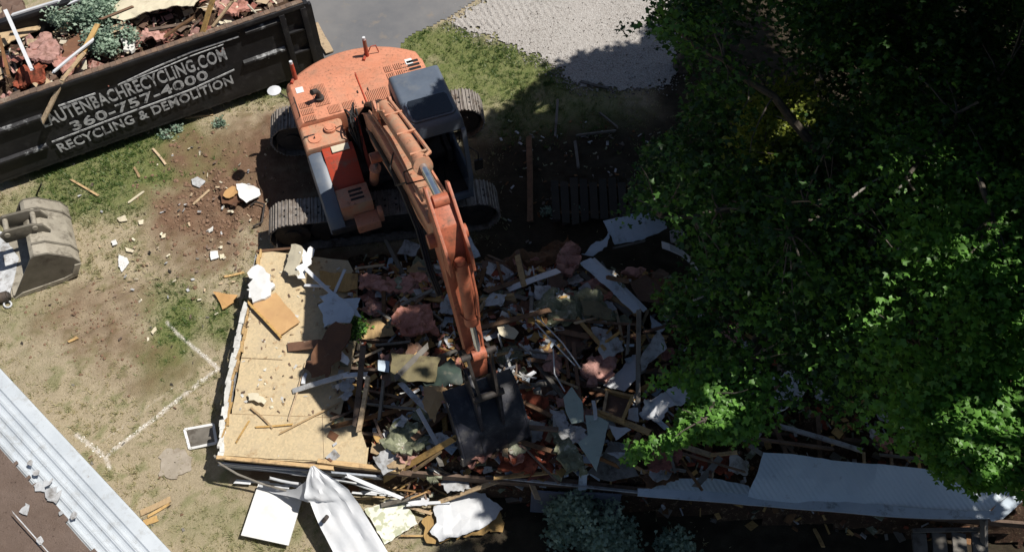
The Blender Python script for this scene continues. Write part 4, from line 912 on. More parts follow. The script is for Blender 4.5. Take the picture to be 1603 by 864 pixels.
for t, n, w in ((1.85, 0, .23), (1.72, .33, .25), (2.45, .35, .23), (2.28, 0, .23)):
    mb = MB(UM); mb.cyl(SP(t, n, -w), SP(t, n, w), .05, 14); mb.build('linkage_pin', MT['frame'], stick, smooth=True)
# bucket
def bucket_parts(M, w, shell, ears, parent, mshell, mside, medge, ribs=(-.2, .2), pins=None, teeth=5, th=.035, pinmat=None):
    """shell: outline (x,z) of the curved plate from hinge to lip; the opening is the straight line between its ends"""
    n = len(shell); cx = sum(p[0] for p in shell) / n; cz = sum(p[1] for p in shell) / n
    inner = []
    for i, p in enumerate(shell):
        a = shell[max(i - 1, 0)]; b = shell[min(i + 1, n - 1)]; dx, dz = b[0] - a[0], b[1] - a[1]; l = math.hypot(dx, dz); nx_, nz_ = -dz / l, dx / l
        if (cx - p[0]) * nx_ + (cz - p[1]) * nz_ < 0: nx_, nz_ = -nx_, -nz_
        inner.append((p[0] + nx_ * th, p[1] + nz_ * th))
    mb = MB(M); mb.loft([[(a[0], -w / 2, a[1]), (a[0], w / 2, a[1]), (b[0], w / 2, b[1]), (b[0], -w / 2, b[1])] for a, b in zip(shell, inner)])
    sh = mb.build('bucket_shell', mshell, parent, bevel=.006)
    for s in (-1, 1):
        y = s * (w / 2 + .003); mb = MB(M); mb.prism(shell, y, y + s * .03); mb.build('side_plate', mside, sh)
        mb = MB(M); m_ = n // 2; q = shell[m_:]; q2 = [(cx + (x - cx) * .78, cz + (z_ - cz) * .78) for x, z_ in q]
        mb.prism(q + q2[::-1], s * (w / 2 + .034), s * (w / 2 + .055)); mb.build('side_cutter', medge, sh)
    for y in ribs:
        mb = MB(M); rr = []
        for i, p in enumerate(shell[1:-1]):
            k2 = 1.035; rr.append([(p[0], y - .022, p[1]), (p[0], y + .022, p[1]), (cx + (p[0] - cx) * k2, y + .022, cz + (p[1] - cz) * k2), (cx + (p[0] - cx) * k2, y - .022, cz + (p[1] - cz) * k2)])
        mb.loft(rr); mb.build('wear_strip', mside, sh)
    a, b = shell[-2], shell[-1]; dx, dz = b[0] - a[0], b[1] - a[1]; l = math.hypot(dx, dz); dx, dz = dx / l, dz / l
    ox, oz = (b[0] - cx), (b[1] - cz); nx_, nz_ = -dz, dx
    if ox * nx_ + oz * nz_ < 0: nx_, nz_ = -nx_, -nz_
    mb = MB(M); mb.prism([(b[0] - dx * .16 + nx_ * .006, b[1] - dz * .16 + nz_ * .006), (b[0] + dx * .05 + nx_ * .006, b[1] + dz * .05 + nz_ * .006), (b[0] + dx * .05 + nx_ * .03, b[1] + dz * .05 + nz_ * .03), (b[0] - dx * .16 + nx_ * .03, b[1] - dz * .16 + nz_ * .03)], -w / 2, w / 2)
    mb.build('cutting_edge', medge, sh)
    for i in range(teeth):
        y = -w / 2 + .05 + i * (w - .1) / max(1, teeth - 1); mb = MB(M)
        mb.loft([[(b[0] + dx * t + nx_ * q, y + v, b[1] + dz * t + nz_ * q) for q, v in ((-h_, -h2), (-h_, h2), (h_, h2), (h_, -h2))] for t, h_, h2 in ((.02, .035, .045), (.2, .012, .03))]); mb.build('bucket_tooth', medge, sh)
    for y in ears[0]:
        mb = MB(M); mb.prism(ears[1], y - .025, y + .025); mb.build('hinge_ear', mside, sh, bevel=.008)
    for p in pins or ():
        mb = MB(M); yy_ = [e for e in ears[0]]; mb.cyl((p[0], min(yy_) - .05, p[1]), (p[0], max(yy_) + .05, p[1]), .045, 16); mb.build('hinge_pin', pinmat or mside, sh, smooth=True)
    return sh
sh1 = [(5.82, 1.96), (6.06, 2.04), (6.34, 1.93), (6.58, 1.68), (6.72, 1.36), (6.71, 1.04), (6.58, .79), (6.42, .66)]
bucket_parts(UM, 1.03, sh1, ((-.17, .17), [(5.84, 1.95), (5.92, 2.66), (6.02, 2.72), (6.30, 2.62), (6.42, 2.45), (6.56, 1.74), (6.2, 1.98)]), ex, MT['bucketpaint'], MT['bucketpaint'], MT['wear'], (-.2, .2), ((5.97, 2.64), (6.36, 2.50)))

# ============================================================ SPARE BUCKET ON THE LAWN
wv = Vector((.42, -.908, 0)).normalized(); fv = Vector((wv.y, -wv.x, 0)); fv = -fv if fv.x < 0 else fv   # fv points right, away from the mouth
q0 = P(52, 380, .5); q0.z = 0
SM = Matrix(((fv.x, wv.x, 0, q0.x), (fv.y, wv.y, 0, q0.y), (0, 0, 1, 0), (0, 0, 0, 1)))
sb = empty('spare_bucket', q0, 'weathered grey-brown excavator bucket lying on the grass with two hinge pins on top', 'excavator bucket')
sh2 = [(.02, .84), (.10, .88), (.30, .84), (.60, .54), (.66, .34), (.50, .08), (.30, .03), (-.2, .02), (-.62, .02)]
bucket_parts(SM @ Matrix.Scale(1.06, 4), 1.30, sh2, ((-.20, .14), [(-.30, .84), (-.32, 1.04), (-.20, 1.12), (.20, 1.08), (.36, .98), (.42, .78), (.1, .82)]), sb, MT['spare'], MT['spare_side'], MT['spare'], (-.40, .40), ((-.20, 1.03), (.24, .99)), 0, pinmat=MT['spare'])
# ============================================================ DEBRIS, piece by piece
def H3(px, py, dz): return PH(px, py, dz)
def flat(name, label, cat, pts, mat, dz=.08, tilt=(0, 0), group=None, surf='heap', z=None, **kw):
    """pts: outline as seen in the photograph; every corner is put on the plane of the piece"""
    cx = sum(p[0] for p in pts) / len(pts); cy = sum(p[1] for p in pts) / len(pts)
    if z is not None: c = P(cx, cy, z)
    elif surf == 'lawn': c = P(cx, cy, 0); c = P(cx, cy, gh(c.x, c.y) + dz)
    else: c = PH(cx, cy, dz)
    n = Vector((-tilt[0], -tilt[1], 1)).normalized(); w = []
    for x, y in pts:
        r = ray(x, y); o_ = Vector((0, 0, H)); t = (c - o_).dot(n) / r.dot(n); w.append(o_ + r * t)
    o = sheet(name, w, MT[mat], **kw)
    return tag(o, label, cat, group) if o else None
def stick_(name, label, cat, a, b, w, t, mat, dza=.12, dzb=.12, za=None, zb=None, group=None, surf='heap', **kw):
    def pt(q, dz, z):
        if z is not None: return P(q[0], q[1], z)
        if surf == 'lawn': c = P(q[0], q[1], 0); return P(q[0], q[1], gh(c.x, c.y) + dz)
        return PH(q[0], q[1], dz)
    mb = MB(); plank_geo(mb, pt(a, dza, za), pt(b, dzb, zb), w, t, kw.pop('jag', .03), kw.pop('bend', .01), None, 4, kw.pop('roll', random.gauss(0, .15)))
    return tag(mb.build(name, MT[mat]), label, cat, group)
R_ = dict(rag=.03)
# --- on the bare floor
F1 = FZ + .03
flat('wallboard_chunk', 'ragged bright white chunk on the upper left corner of the bare board floor', 'board piece', [(388, 430), (396, 421), (412, 420), (424, 432), (425, 455), (415, 470), (396, 472), (387, 455)], 'blown', z=F1 + .05, th=.05, rag=.06, warp=.02)
flat('plywood_sheet', 'honey-coloured plywood sheet lying askew just below the bright white chunk', 'plywood', [(396, 478), (432, 458), (470, 504), (437, 527)], 'plyo', z=F1 + .03, th=.018, rag=.006, tilt=(.03, .02), warp=.01)
stick_('timber_strip', 'straight strip of trim along the lower edge of the honey-coloured plywood', 'timber', (390, 475), (438, 526), .04, .04, 'pine', za=F1 + .06, zb=F1 + .05)
flat('bent_board', 'cream wallboard leaning at the top edge of the bare floor, its left half in light', 'board piece', [(445, 424), (458, 384), (474, 388), (466, 434)], 'yellowish', z=F1 + .22, tilt=(.5, .1), th=.02, **R_)
flat('torn_board', 'torn white board standing right of the cream wallboard at the top of the floor', 'board piece', [(466, 436), (472, 387), (492, 392), (488, 410), (478, 436)], 'blown', z=F1 + .22, tilt=(-.5, .1), th=.02, rag=.04)
flat('star_shaped_board', 'pale blue-white star-shaped broken panel in the middle of the floor edge', 'board piece', [(498, 478), (508, 474), (500, 464), (512, 462), (519, 456), (532, 466), (546, 474), (556, 492), (548, 506), (520, 507), (507, 513), (506, 494)], 'blue', z=F1 + .34, tilt=(.08, .03), th=.02, rag=.012, warp=.02)
flat('triangle_board', 'small pale triangular panel right of the star-shaped one', 'board piece', [(538, 468), (564, 467), (558, 484), (566, 498), (552, 492)], 'blue', z=F1 + .30, tilt=(-.2, 0), th=.015)
stick_('trim_strip', 'white strip running from the cream wallboard down to the star-shaped panel', 'trim', (480, 422), (517, 457), .07, .02, 'white', za=F1 + .3, zb=F1 + .36)
stick_('trim_strip', 'white strip pointing up from the top of the star-shaped panel', 'trim', (539, 424), (524, 458), .05, .02, 'white', za=F1 + .45, zb=F1 + .36)
stick_('trim_strip', 'short white strip lying level left of the star-shaped panel', 'trim', (481, 447), (512, 449), .05, .02, 'white', za=F1 + .2, zb=F1 + .28)
stick_('board', 'short dark brown board on the floor below the star-shaped panel', 'board', (456, 543), (497, 538), .16, .03, 'brown', za=F1 + .02, zb=F1 + .15, jag=.06)
flat('brown_board', 'wide brown rough board rising from the floor edge to the star-shaped panel', 'board', [(478, 577), (492, 546), (520, 508), (552, 508), (545, 535), (510, 592), (497, 590)], 'brown', z=F1 + .3, tilt=(.1, .25), th=.03, **R_)
stick_('long_trim', 'long grey-white trim stretched across the floor edge to the upright timbers', 'trim', (462, 611), (545, 586), .09, .02, 'grime', za=F1 + .02, zb=F1 + .45)
stick_('curved_trim', 'white curved end of trim hooking round the upright timbers', 'trim', (540, 588), (572, 586), .09, .02, 'white', za=F1 + .45, zb=F1 + .5)
flat('wallboard_chunk', 'small white scrap with brown end lying alone on the lower floor', 'board piece', [(388, 617), (406, 617), (418, 628), (414, 634), (390, 628)], 'yellowish', z=F1 + .03, th=.03, **R_)
flat('wallboard_chunk', 'white upright scrap at the floor edge left of the upright timbers', 'board piece', [(532, 565), (536, 548), (548, 565), (545, 572)], 'blown', z=F1 + .3, tilt=(.6, 0), th=.012)
flat('white_foil', 'crumpled white sheet under the long grey-white trim', 'sheet', [(520, 606), (535, 596), (556, 590), (556, 612), (545, 626), (527, 622), (540, 612)], 'grime', z=F1 + .12, th=.006, warp=.06, wf=6, res=.07, rag=.03)
flat('wallboard_chunk', 'narrow white scrap on the floor just above the long trim', 'board piece', [(472, 602), (478, 584), (482, 586), (478, 602)], 'white', z=F1 + .05, th=.02)
for i, (a, b) in enumerate((((568, 545), (556, 665)), ((576, 592), (562, 672)), ((600, 600), (594, 655)))):
    stick_('upright_timber', ['thick pinkish timber standing at the floor edge, crossing the long trim', 'thinner timber just right of the thick pinkish one', 'short stub timber right of the two upright ones'][i], 'timber', a, b, .09 - .02 * i, .06, ['wood', 'pine', 'greywood'][i], za=FZ + .85 - .2 * i, zb=FZ + .2)
for a, b, l in (((395, 640), (425, 668), 'short batten on the lower left of the bare floor'), ((478, 570), (452, 655), 'thin lath lying beside the narrow white scrap'), ((528, 632), (440, 677), 'thin lath across the lower floor'), ((404, 668), (455, 664), 'faint thin lath on the lower floor panel'), ((371, 690), (388, 662), 'short lath near the lower left floor corner')):
    stick_('lath', l, 'lath', a, b, .03, .012, 'pine', za=F1 + .02, zb=F1 + .03)
stick_('dark_board', 'dark board reaching from the floor towards the digging bucket', 'board', (520, 668), (662, 632), .07, .03, 'wood', za=F1 + .1, zb=F1 + .25)
# leafy sprig on the debris: later with the plants
# --- heap, left of the bucket
flat('insulation_batt', 'long pink insulation batt across the top of the heap, left of the stick', 'insulation', [(567, 432), (600, 433), (640, 437), (668, 450), (664, 468), (640, 462), (600, 458), (565, 455)], 'pink', dz=.2, th=.07, warp=.07, wf=3, res=.07, rag=.04)
flat('insulation_clump', 'pink insulation clump below the long batt, left of the boom shadow', 'insulation', [(612, 497), (640, 480), (676, 488), (688, 520), (650, 525), (620, 515)], 'pink', dz=.2, th=.08, warp=.08, wf=3.5, res=.07, rag=.05)
flat('insulation_clump', 'dull pink insulation clump close to the floor edge above the leafy sprig', 'insulation', [(572, 470), (604, 468), (612, 490), (590, 500)], 'pink', dz=.12, th=.06, warp=.08, wf=3.5, res=.07, rag=.05)
flat('olive_board', 'olive-brown rectangular board lying level left of the stick', 'board', [(612, 553), (690, 560), (681, 598), (612, 596)], 'olive', dz=.28, th=.02, tilt=(.04, .02), rag=.01)
flat('square_board', 'small pale blue square panel beside the olive-brown board', 'board piece', [(592, 564), (610, 566), (609, 583), (592, 580)], 'blue', dz=.28, th=.02, rag=.004, warp=.0)
flat('beige_board', 'beige rectangular board above the small pale blue square', 'board', [(560, 500), (610, 500), (618, 525), (568, 532)], 'ply', dz=.16, th=.02, tilt=(.1, 0))
flat('beige_board', 'tan board in shade right of the cream wallboard', 'board', [(500, 425), (560, 430), (560, 452), (540, 458), (505, 450)], 'ply', dz=.06, th=.02)
flat('tan_board', 'tan square board under the boom elbow, its corner pointing up', 'board', [(636, 425), (655, 410), (680, 430), (660, 442)], 'ply', dz=.16, th=.02, tilt=(.1, .1))
flat('grey_board', 'light grey board leaning near the track above the heap', 'board', [(622, 398), (634, 376), (660, 385), (652, 402)], 'grime', dz=.25, th=.02, tilt=(.1, .1))
flat('yellow_tan_board', 'yellow-tan bent board touching the left side of the digging bucket', 'board', [(662, 604), (690, 606), (722, 612), (712, 634), (692, 628), (680, 662), (664, 640)], 'plyo', dz=.4, th=.02, tilt=(-.1, .2), **R_)
flat('dark_green_sheet', 'dark green shiny sheet draped left of the stick tip', 'sheet', [(655, 592), (690, 574), (706, 560), (722, 580), (724, 602), (690, 610), (668, 606)], 'tarp', dz=.42, th=.008, warp=.08, res=.09)
flat('mottled_insulation', 'mottled green-white insulation slab by the lower end of the bare floor', 'insulation', [(604, 668), (626, 660), (655, 664), (674, 680), (668, 700), (645, 718), (618, 712), (600, 700)], 'moss', dz=.18, th=.07, warp=.1, wf=4, res=.07, rag=.05)
flat('mottled_insulation', 'dull green insulation slab below the digging bucket, near the splintered timber', 'insulation', [(665, 722), (684, 718), (695, 740), (688, 758), (668, 750)], 'moss', dz=.15, th=.06, warp=.1, wf=4, res=.07, rag=.05)
flat('tan_board', 'tan torn board right of the upright timbers at the end of the floor', 'board', [(582, 693), (612, 690), (640, 722), (625, 735), (590, 722)], 'ply', dz=.1, th=.03, tilt=(.1, -.1), **R_)
stick_('dotted_strip', 'white strip with dark dots curving above the mottled insulation', 'trim', (628, 600), (668, 640), .09, .015, 'grime', dza=.4, dzb=.4)
stick_('dotted_strip', 'lower white strip with dark dots, running down to the mottled insulation', 'trim', (655, 642), (682, 690), .07, .015, 'white', dza=.42, dzb=.3)
stick_('splintered_timber', 'long splintered tan timber pointing up to the bucket from the south edge', 'timber', (612, 744), (705, 690), .10, .05, 'pine', dza=.2, dzb=.45, jag=.12)
stick_('splintered_timber', 'thin split timber beside the long splintered one', 'timber', (640, 742), (690, 706), .05, .03, 'pine', dza=.25, dzb=.42, jag=.12)
for i, (a, b) in enumerate((((650, 690), (672, 655)), ((560, 420), (600, 415)), ((590, 540), (640, 535)), ((575, 632), (650, 640)), ((650, 470), (690, 500)), ((600, 545), (555, 565)), ((660, 620), (700, 590)), ((585, 650), (600, 690)), ((520, 655), (560, 640)), ((570, 610), (625, 622)))):
    stick_('broken_lath', 'thin dark broken lath in the rubble left of the stick', 'lath', a, b, .04, .03, random.choice(['wood', 'greywood', 'pine']), dza=.25, dzb=.3, group='thin broken laths left of the stick')
# --- right of the stick
flat('carpet_roll', 'large rust-brown folded sheet lying across the top of the heap, right of the stick', 'carpet', [(748, 418), (800, 402), (850, 384), (888, 374), (905, 385), (895, 402), (850, 424), (800, 440), (752, 448)], 'carpet', dz=.28, th=.03, warp=.22, wf=2.2, res=.08, rag=.03)
flat('insulation_clump', 'pink-brown insulation lump at the right end of the rust-brown sheet', 'insulation', [(878, 392), (894, 378), (907, 392), (906, 420), (894, 436), (870, 428)], 'pink', dz=.42, th=.10, warp=.12, wf=4, res=.07, rag=.03)
stick_('white_strip', 'white pointed strip sticking out under the rust-brown sheet', 'trim', (807, 449), (868, 426), .11, .02, 'white', dza=.2, dzb=.3, jag=.1)
flat('siding_sheet', 'pale blue siding sheet leaning up behind the stick', 'siding', [(708, 330), (718, 338), (752, 402), (738, 408), (722, 400)], 'blue', z=.75, tilt=(-.3, .2), th=.012, rag=.008)
sd = flat('siding_length', 'long pale siding length slanting down right from the pink-brown lump', 'siding', [(908, 412), (925, 404), (965, 440), (1004, 486), (992, 490), (950, 450)], 'blue', dz=.45, th=.012, warp=.02, tilt=(.1, -.1))
stick_('siding_length', 'lighter narrow siding strip along the lower side of the long one', 'siding', (912, 430), (985, 492), .10, .04, 'greywood', dza=.35, dzb=.3)
stick_('siding_length', 'white siding strip along the upper side of the long one', 'siding', (930, 408), (1008, 484), .10, .02, 'white', dza=.6, dzb=.45)
stick_('pipe', 'short rusty pipe with a light end across the long siding', 'pipe', (952, 434), (982, 440), .06, .06, 'wood', dza=.65, dzb=.65)
stick_('beige_strip', 'beige timber edge just left of the long pale siding', 'timber', (935, 450), (995, 492), .07, .05, 'ply', dza=.25, dzb=.25)
mbp = [P(1036, 384, 1.15), P(1048, 388, 1.25), P(1066, 396, 1.2), P(1080, 408, 1.1), P(1094, 428, .95)]
mb = MB(); mb.loft([[p + Vector((.0, .07, .0)), p + Vector((.0, -.07, .0)), p + Vector((0, -.07, .03)), p + Vector((0, .07, .03))] for p in mbp]); tag(mb.build('white_elbow', MT['white']), 'white bent strip shaped like an elbow near the tree edge', 'trim')
flat('white_board', 'pale blue-white rectangular panel among the leaves at the top of the heap', 'board', [(944, 346), (1000, 334), (1036, 332), (1044, 358), (1004, 376), (962, 384)], 'blue', z=.95, tilt=(.0, .12), th=.02, rag=.012)
flat('white_board', 'narrow pale board between the blue-white panel and the white elbow', 'board', [(1048, 362), (1072, 352), (1076, 364), (1060, 384), (1050, 380)], 'grime', z=1.1, th=.02, tilt=(.2, .1))
flat('pale_board', 'crooked pale board left of the blue-white panel', 'board', [(910, 398), (925, 384), (940, 378), (958, 362), (950, 386), (928, 402)], 'blue', z=1.0, th=.02, tilt=(.1, .1), **R_)
stick_('white_strip', 'white strip under the lower edge of the blue-white panel', 'trim', (963, 388), (1006, 378), .04, .03, 'greywood', dza=.3, dzb=.3)
flat('mottled_insulation', 'large mottled green insulation slab right of the stick middle', 'insulation', [(832, 470), (860, 458), (900, 456), (930, 462), (950, 480), (965, 498), (955, 512), (900, 504), (860, 512), (838, 496)], 'moss', dz=.16, th=.08, warp=.12, wf=4, res=.07, rag=.05)
flat('olive_board', 'olive board on the mottled green slab', 'board', [(908, 470), (935, 472), (958, 486), (956, 500), (915, 494)], 'olive', dz=.32, th=.02)
flat('grey_board', 'small grey board between the long siding and the mottled slab', 'board', [(905, 452), (920, 442), (932, 456), (930, 462), (910, 458)], 'grime', dz=.35, th=.015, tilt=(.1, .2))
flat('lavender_board', 'lavender-white board below the vertical post, slanting to lower left', 'board', [(944, 604), (962, 588), (990, 556), (998, 556), (998, 590), (978, 613)], 'white', dz=.32, th=.02, tilt=(.1, .05))
flat('white_board', 'white board just right of the vertical post, slanting to upper right', 'board', [(1003, 560), (1010, 548), (1032, 516), (1044, 545), (1020, 566), (1004, 582)], 'grime', dz=.3, th=.02, tilt=(-.1, .05))
flat('white_board', 'small pale board near the top of the vertical post', 'board', [(1018, 493), (1042, 512), (1036, 520), (1020, 516)], 'blue', dz=.3, th=.02)
stick_('post', 'thin upright post in the heap below the long siding', 'post', (1000, 489), (998, 698), .07, .06, 'greywood', za=1.9, zb=.65, roll=0)
flat('insulation_clump', 'pink insulation lump left of the lavender-white board', 'insulation', [(912, 575), (925, 562), (950, 558), (966, 566), (958, 585), (935, 605), (918, 603)], 'pink', dz=.25, th=.10, warp=.08, wf=3, res=.07, rag=.04)
flat('sage_board', 'pale green pointed board, the upper of the two right of the bucket', 'board', [(882, 622), (895, 606), (912, 630), (914, 660), (895, 664), (886, 645)], 'sage', dz=.5, th=.02, tilt=(.15, .1), rag=.004, warp=.01)
flat('sage_board', 'large pale green wedge-shaped board pointing down to the south wall', 'board', [(916, 650), (934, 652), (953, 662), (934, 738), (905, 694), (920, 682)], 'sage', dz=.42, th=.02, tilt=(.05, -.1), rag=.004, warp=.01)
flat('grey_sheet', 'grey-green crumpled sheet under the two pale green boards', 'sheet', [(860, 638), (880, 642), (890, 665), (912, 672), (918, 688), (880, 702), (870, 680)], 'grime', dz=.3, th=.02, warp=.08, res=.08, **R_)
flat('mottled_insulation', 'grey-green insulation slab below the crumpled grey sheet', 'insulation', [(862, 655), (880, 690), (900, 700), (920, 740), (885, 746), (870, 720), (866, 690)], 'moss', dz=.2, th=.07, warp=.1, wf=4, res=.07, rag=.05)
flat('tarpaper', 'dark grey sheet under the point of the large green wedge', 'sheet', [(918, 740), (940, 720), (956, 690), (985, 712), (1000, 745), (950, 752)], 'greywood', dz=.22, th=.01)
flat('lavender_board', 'lavender triangular board below the wooden frame', 'board', [(953, 666), (988, 672), (964, 690)], 'white', dz=.34, th=.015, tilt=(.1, 0))
flat('lavender_board', 'pale pointed strip right of the green wedge', 'board', [(950, 708), (985, 708), (1000, 714), (972, 718)], 'grime', dz=.34, th=.015)
flat('lavender_board', 'pale board between the wooden frame and the white fabric', 'board', [(984, 640), (998, 638), (1000, 660), (982, 655)], 'white', dz=.3, th=.015)
# wooden frame
fr = empty('wooden_frame', PH(968, 635, .2), 'brown drawer-like wooden frame right of the green boards', 'frame')
for a, b in (((950, 614), (944, 648)), ((948, 612), (990, 622)), ((990, 620), (974, 658)), ((940, 646), (976, 660))):
    mb = MB(); plank_geo(mb, PH(*a, .42), PH(*b, .42), .045, .10, .0); mb.build('frame_rail', MT['pine'], fr)
o = flat('frame_board', None, None, [(950, 615), (988, 623), (974, 656), (945, 646)], 'brown', dz=.34, th=.02, rag=0, warp=0); o.parent = fr; o.location = WO[o.name] - WO[fr.name]
stick_('timber', 'beige timber running down right below the wooden frame', 'timber', (932, 645), (1014, 676), .09, .05, 'pine', dza=.36, dzb=.36)
stick_('white_strip', 'short white upright strip above the green wedge', 'trim', (929, 630), (932, 653), .06, .03, 'white', dza=.5, dzb=.45)
flat('white_fabric', 'rumpled white sheet half under the leaves right of the post', 'sheet', [(1000, 645), (1008, 628), (1036, 616), (1060, 604), (1080, 606), (1082, 622), (1056, 636), (1026, 658), (1008, 655)], 'white', dz=.35, th=.02, warp=.12, wf=3, res=.07, rag=.03)
for i, (pts, dz) in enumerate((([(782, 606), (820, 612), (858, 626), (862, 655), (830, 650), (815, 640)], .2), ([(815, 655), (862, 668), (866, 700), (826, 690)], .18), ([(780, 712), (815, 700), (868, 705), (875, 735), (820, 742), (782, 740)], .2), ([(770, 740), (800, 736), (870, 742), (868, 752), (790, 752)], .1))):
    flat('red_insulation', ['torn red-pink insulation right beside the top of the bucket', 'torn red-pink insulation right of the bucket lip', 'torn red-pink insulation below the bucket, with a light fluffy spot', 'low band of red-pink insulation along the south edge'][i], 'insulation', pts, 'redpink', dz=dz, th=.07, warp=.09, wf=3, res=.07, rag=.05)
flat('insulation_clump', 'pale pink fluffy tuft at the lower left of the red insulation', 'insulation', [(796, 712), (815, 700), (820, 724), (804, 730)], 'pink', dz=.32, th=.06, warp=.1, wf=6, res=.05, rag=.04)
flat('insulation_clump', 'pale pink tuft right above the bucket hinge', 'insulation', [(772, 584), (788, 576), (798, 598), (786, 606)], 'pink', dz=.3, th=.06, warp=.1, wf=6, res=.05, rag=.04)
for i, (a, b) in enumerate((((818, 668), (870, 672)), ((800, 620), (860, 650)), ((812, 690), (870, 708)), ((815, 605), (862, 600)))):
    stick_('dark_joist', ['dark joist level with the bucket lip, over the red insulation', 'dark joist slanting over the red insulation at the bucket top', 'dark joist slanting over the lowest red insulation', 'pale split board above the red insulation'][i], 'joist', a, b, .07, .05, ['wood', 'wood', 'wood', 'greywood'][i], dza=.3, dzb=.3)
# right lower field
for i, (pts, m, l) in enumerate((([(1030, 690), (1066, 696), (1062, 738), (1012, 735)], 'redpink', 'dull red insulation left of the black opening'), ([(1090, 705), (1140, 712), (1150, 738), (1088, 742)], 'redpink', 'dull red insulation right of the black opening'), ([(1125, 672), (1160, 665), (1150, 690), (1128, 695)], 'blue', 'pale scrap hanging at the edge of the leaves'),
        ([(1000, 745), (1050, 735), (1062, 752), (1010, 762)], 'carpet', 'rust-brown scrap at the south wall beside the ribbed sheet'), ([(1208, 590), (1240, 584), (1258, 618), (1216, 626)], 'white', 'lavender-grey board under the trees, left of its neighbour'), ([(1260, 592), (1290, 600), (1302, 626), (1278, 630)], 'grime', 'grey-green scrap of board under the trees'),
        ([(1176, 370), (1210, 362), (1204, 388), (1186, 392)], 'grime', 'dull pinkish board deep under the branches'), ([(1078, 405), (1130, 396), (1200, 402), (1180, 420), (1100, 416)], 'brown', 'flat brown board reaching under the branches'), ([(1010, 430), (1060, 440), (1080, 470), (1030, 480)], 'brown', 'brown board right of the long pale siding'))):
    flat('loose_board' if m in ('white', 'grime', 'brown', 'blue') else 'loose_scrap', l, 'board' if m in ('white', 'grime', 'brown', 'blue') else 'scrap', pts, m, dz=.25, th=.03, warp=.06, rag=.03, res=.09)
for a, b, w, m, l in (((1045, 690), (1112, 712), .08, 'pine', 'beige timber between the leaves and the black opening'), ((1040, 700), (1165, 738), .03, 'wood', 'long thin twig-like stick over the red scraps'), ((1225, 668), (1345, 704), .07, 'grime', 'long dark metal edge with white dots under the trees'), ((1180, 686), (1300, 702), .05, 'wood', 'brown rail along the top of the ribbed sheet'),
        ((1112, 712), (1150, 708), .05, 'pine', 'short light stick meeting the beige timber'), ((1048, 704), (1056, 735), .04, 'greywood', 'left upright of the black opening'), ((1052, 735), (1070, 737), .04, 'greywood', 'sill of the black opening'), ((1110, 722), (1112, 742), .04, 'wood', 'short stub right of the black opening'),
        ((1195, 625), (1222, 600), .05, 'wood', 'short stick left of the lavender-grey board'), ((1380, 712), (1480, 722), .04, 'greywood', 'thin rail showing above the ribbed sheet at the right'), ((1178, 700), (1195, 712), .06, 'greywood', 'end of rail at the corner of the ribbed sheet')):
    stick_('timber' if m != 'grime' else 'metal_edge', l, 'timber' if m != 'grime' else 'metal strip', a, b, w, .04, m, dza=.35, dzb=.35)
mb = MB(); mb.tube([PH(1172, 652, .5), PH(1200, 652, .55), PH(1228, 640, .7), PH(1255, 618, .8), PH(1268, 600, .9)], .018, 7); tag(mb.build('cable', MT['grime'], smooth=True), 'pale cable curving up under the trees', 'cable')
# thin wires and shiny strips in the centre
for i, (a, m_, b) in enumerate((((838, 505), (870, 540), (900, 572)), ((845, 500), (880, 536), (908, 575)), ((866, 545), (868, 585), (884, 612)))):
    mb = MB(); mb.tube([PH(*a, .5), PH(*m_, .6), PH(*b, .55)], .012, 6); tag(mb.build('wire', MT['white'], smooth=True), ['upper of the two thin wires right of the stick', 'lower of the two thin wires right of the stick', 'short bent wire above the upper green board'][i], 'wire')
for i in range(26):
    a = (random.gauss(800, 22), random.gauss(575, 18)); an = random.uniform(0, 6.28); L = random.uniform(8, 26); b = (a[0] + L * math.cos(an), a[1] + L * math.sin(an))
    stick_('shiny_scrap', 'small shiny metal or white scrap in the tangle right of the stick tip', 'scrap', a, b, random.uniform(.02, .06), .012, random.choice(['white', 'grime', 'blue', 'fluff', 'wood']), dza=.3, dzb=.5, group='shiny tangle right of the stick tip')
for i, (a, b, w, m, l) in enumerate((((745, 515), (858, 486), .08, 'wood', 'grey-brown joist right of the stick, sloping up to the mottled slab'), ((750, 560), (800, 552), .05, 'pine', 'light split timber just right of the stick'), ((800, 545), (905, 560), .03, 'greywood', 'thin grey stick under the wires'),
        ((898, 540), (908, 625), .06, 'brown', 'dark red upright board above the wooden frame'), ((905, 500), (945, 545), .06, 'ply', 'beige split board in the centre right of the heap'), ((935, 545), (970, 520), .04, 'pine', 'short beige stick crossing the centre right'), ((870, 500), (1000, 508), .04, 'wood', 'long dark stick under the mottled slab'),
        ((752, 470), (800, 462), .06, 'pine', 'short pale timber under the white pointed strip'), ((840, 570), (880, 620), .08, 'greywood', 'grey board ending at the upper green board'), ((862, 590), (900, 605), .04, 'pine', 'pale stick by the upper green board'), ((880, 520), (890, 590), .05, 'brown', 'dark red stick next to the wires'), ((1010, 520), (1080, 500), .05, 'brown', 'dark stick running into the leaves'), ((985, 690), (1030, 700), .05, 'wood', 'brown stick at the foot of the post'))):
    stick_('timber', l, 'timber', a, b, w, .035, m, dza=.3, dzb=.32)
flat('cream_board', 'cream rounded board right of the stick', 'board', [(778, 512), (795, 508), (812, 520), (806, 530), (784, 526)], 'yellowish', dz=.3, th=.02, **R_)
flat('brown_board', 'wide dark red board in the centre of the heap', 'board', [(868, 510), (915, 508), (925, 545), (885, 550)], 'brown', dz=.12, th=.02, **R_)
flat('brown_board', 'dark brown board above the pink clump', 'board', [(838, 548), (860, 540), (880, 572), (868, 600), (845, 590)], 'brown', dz=.12, th=.02, **R_)
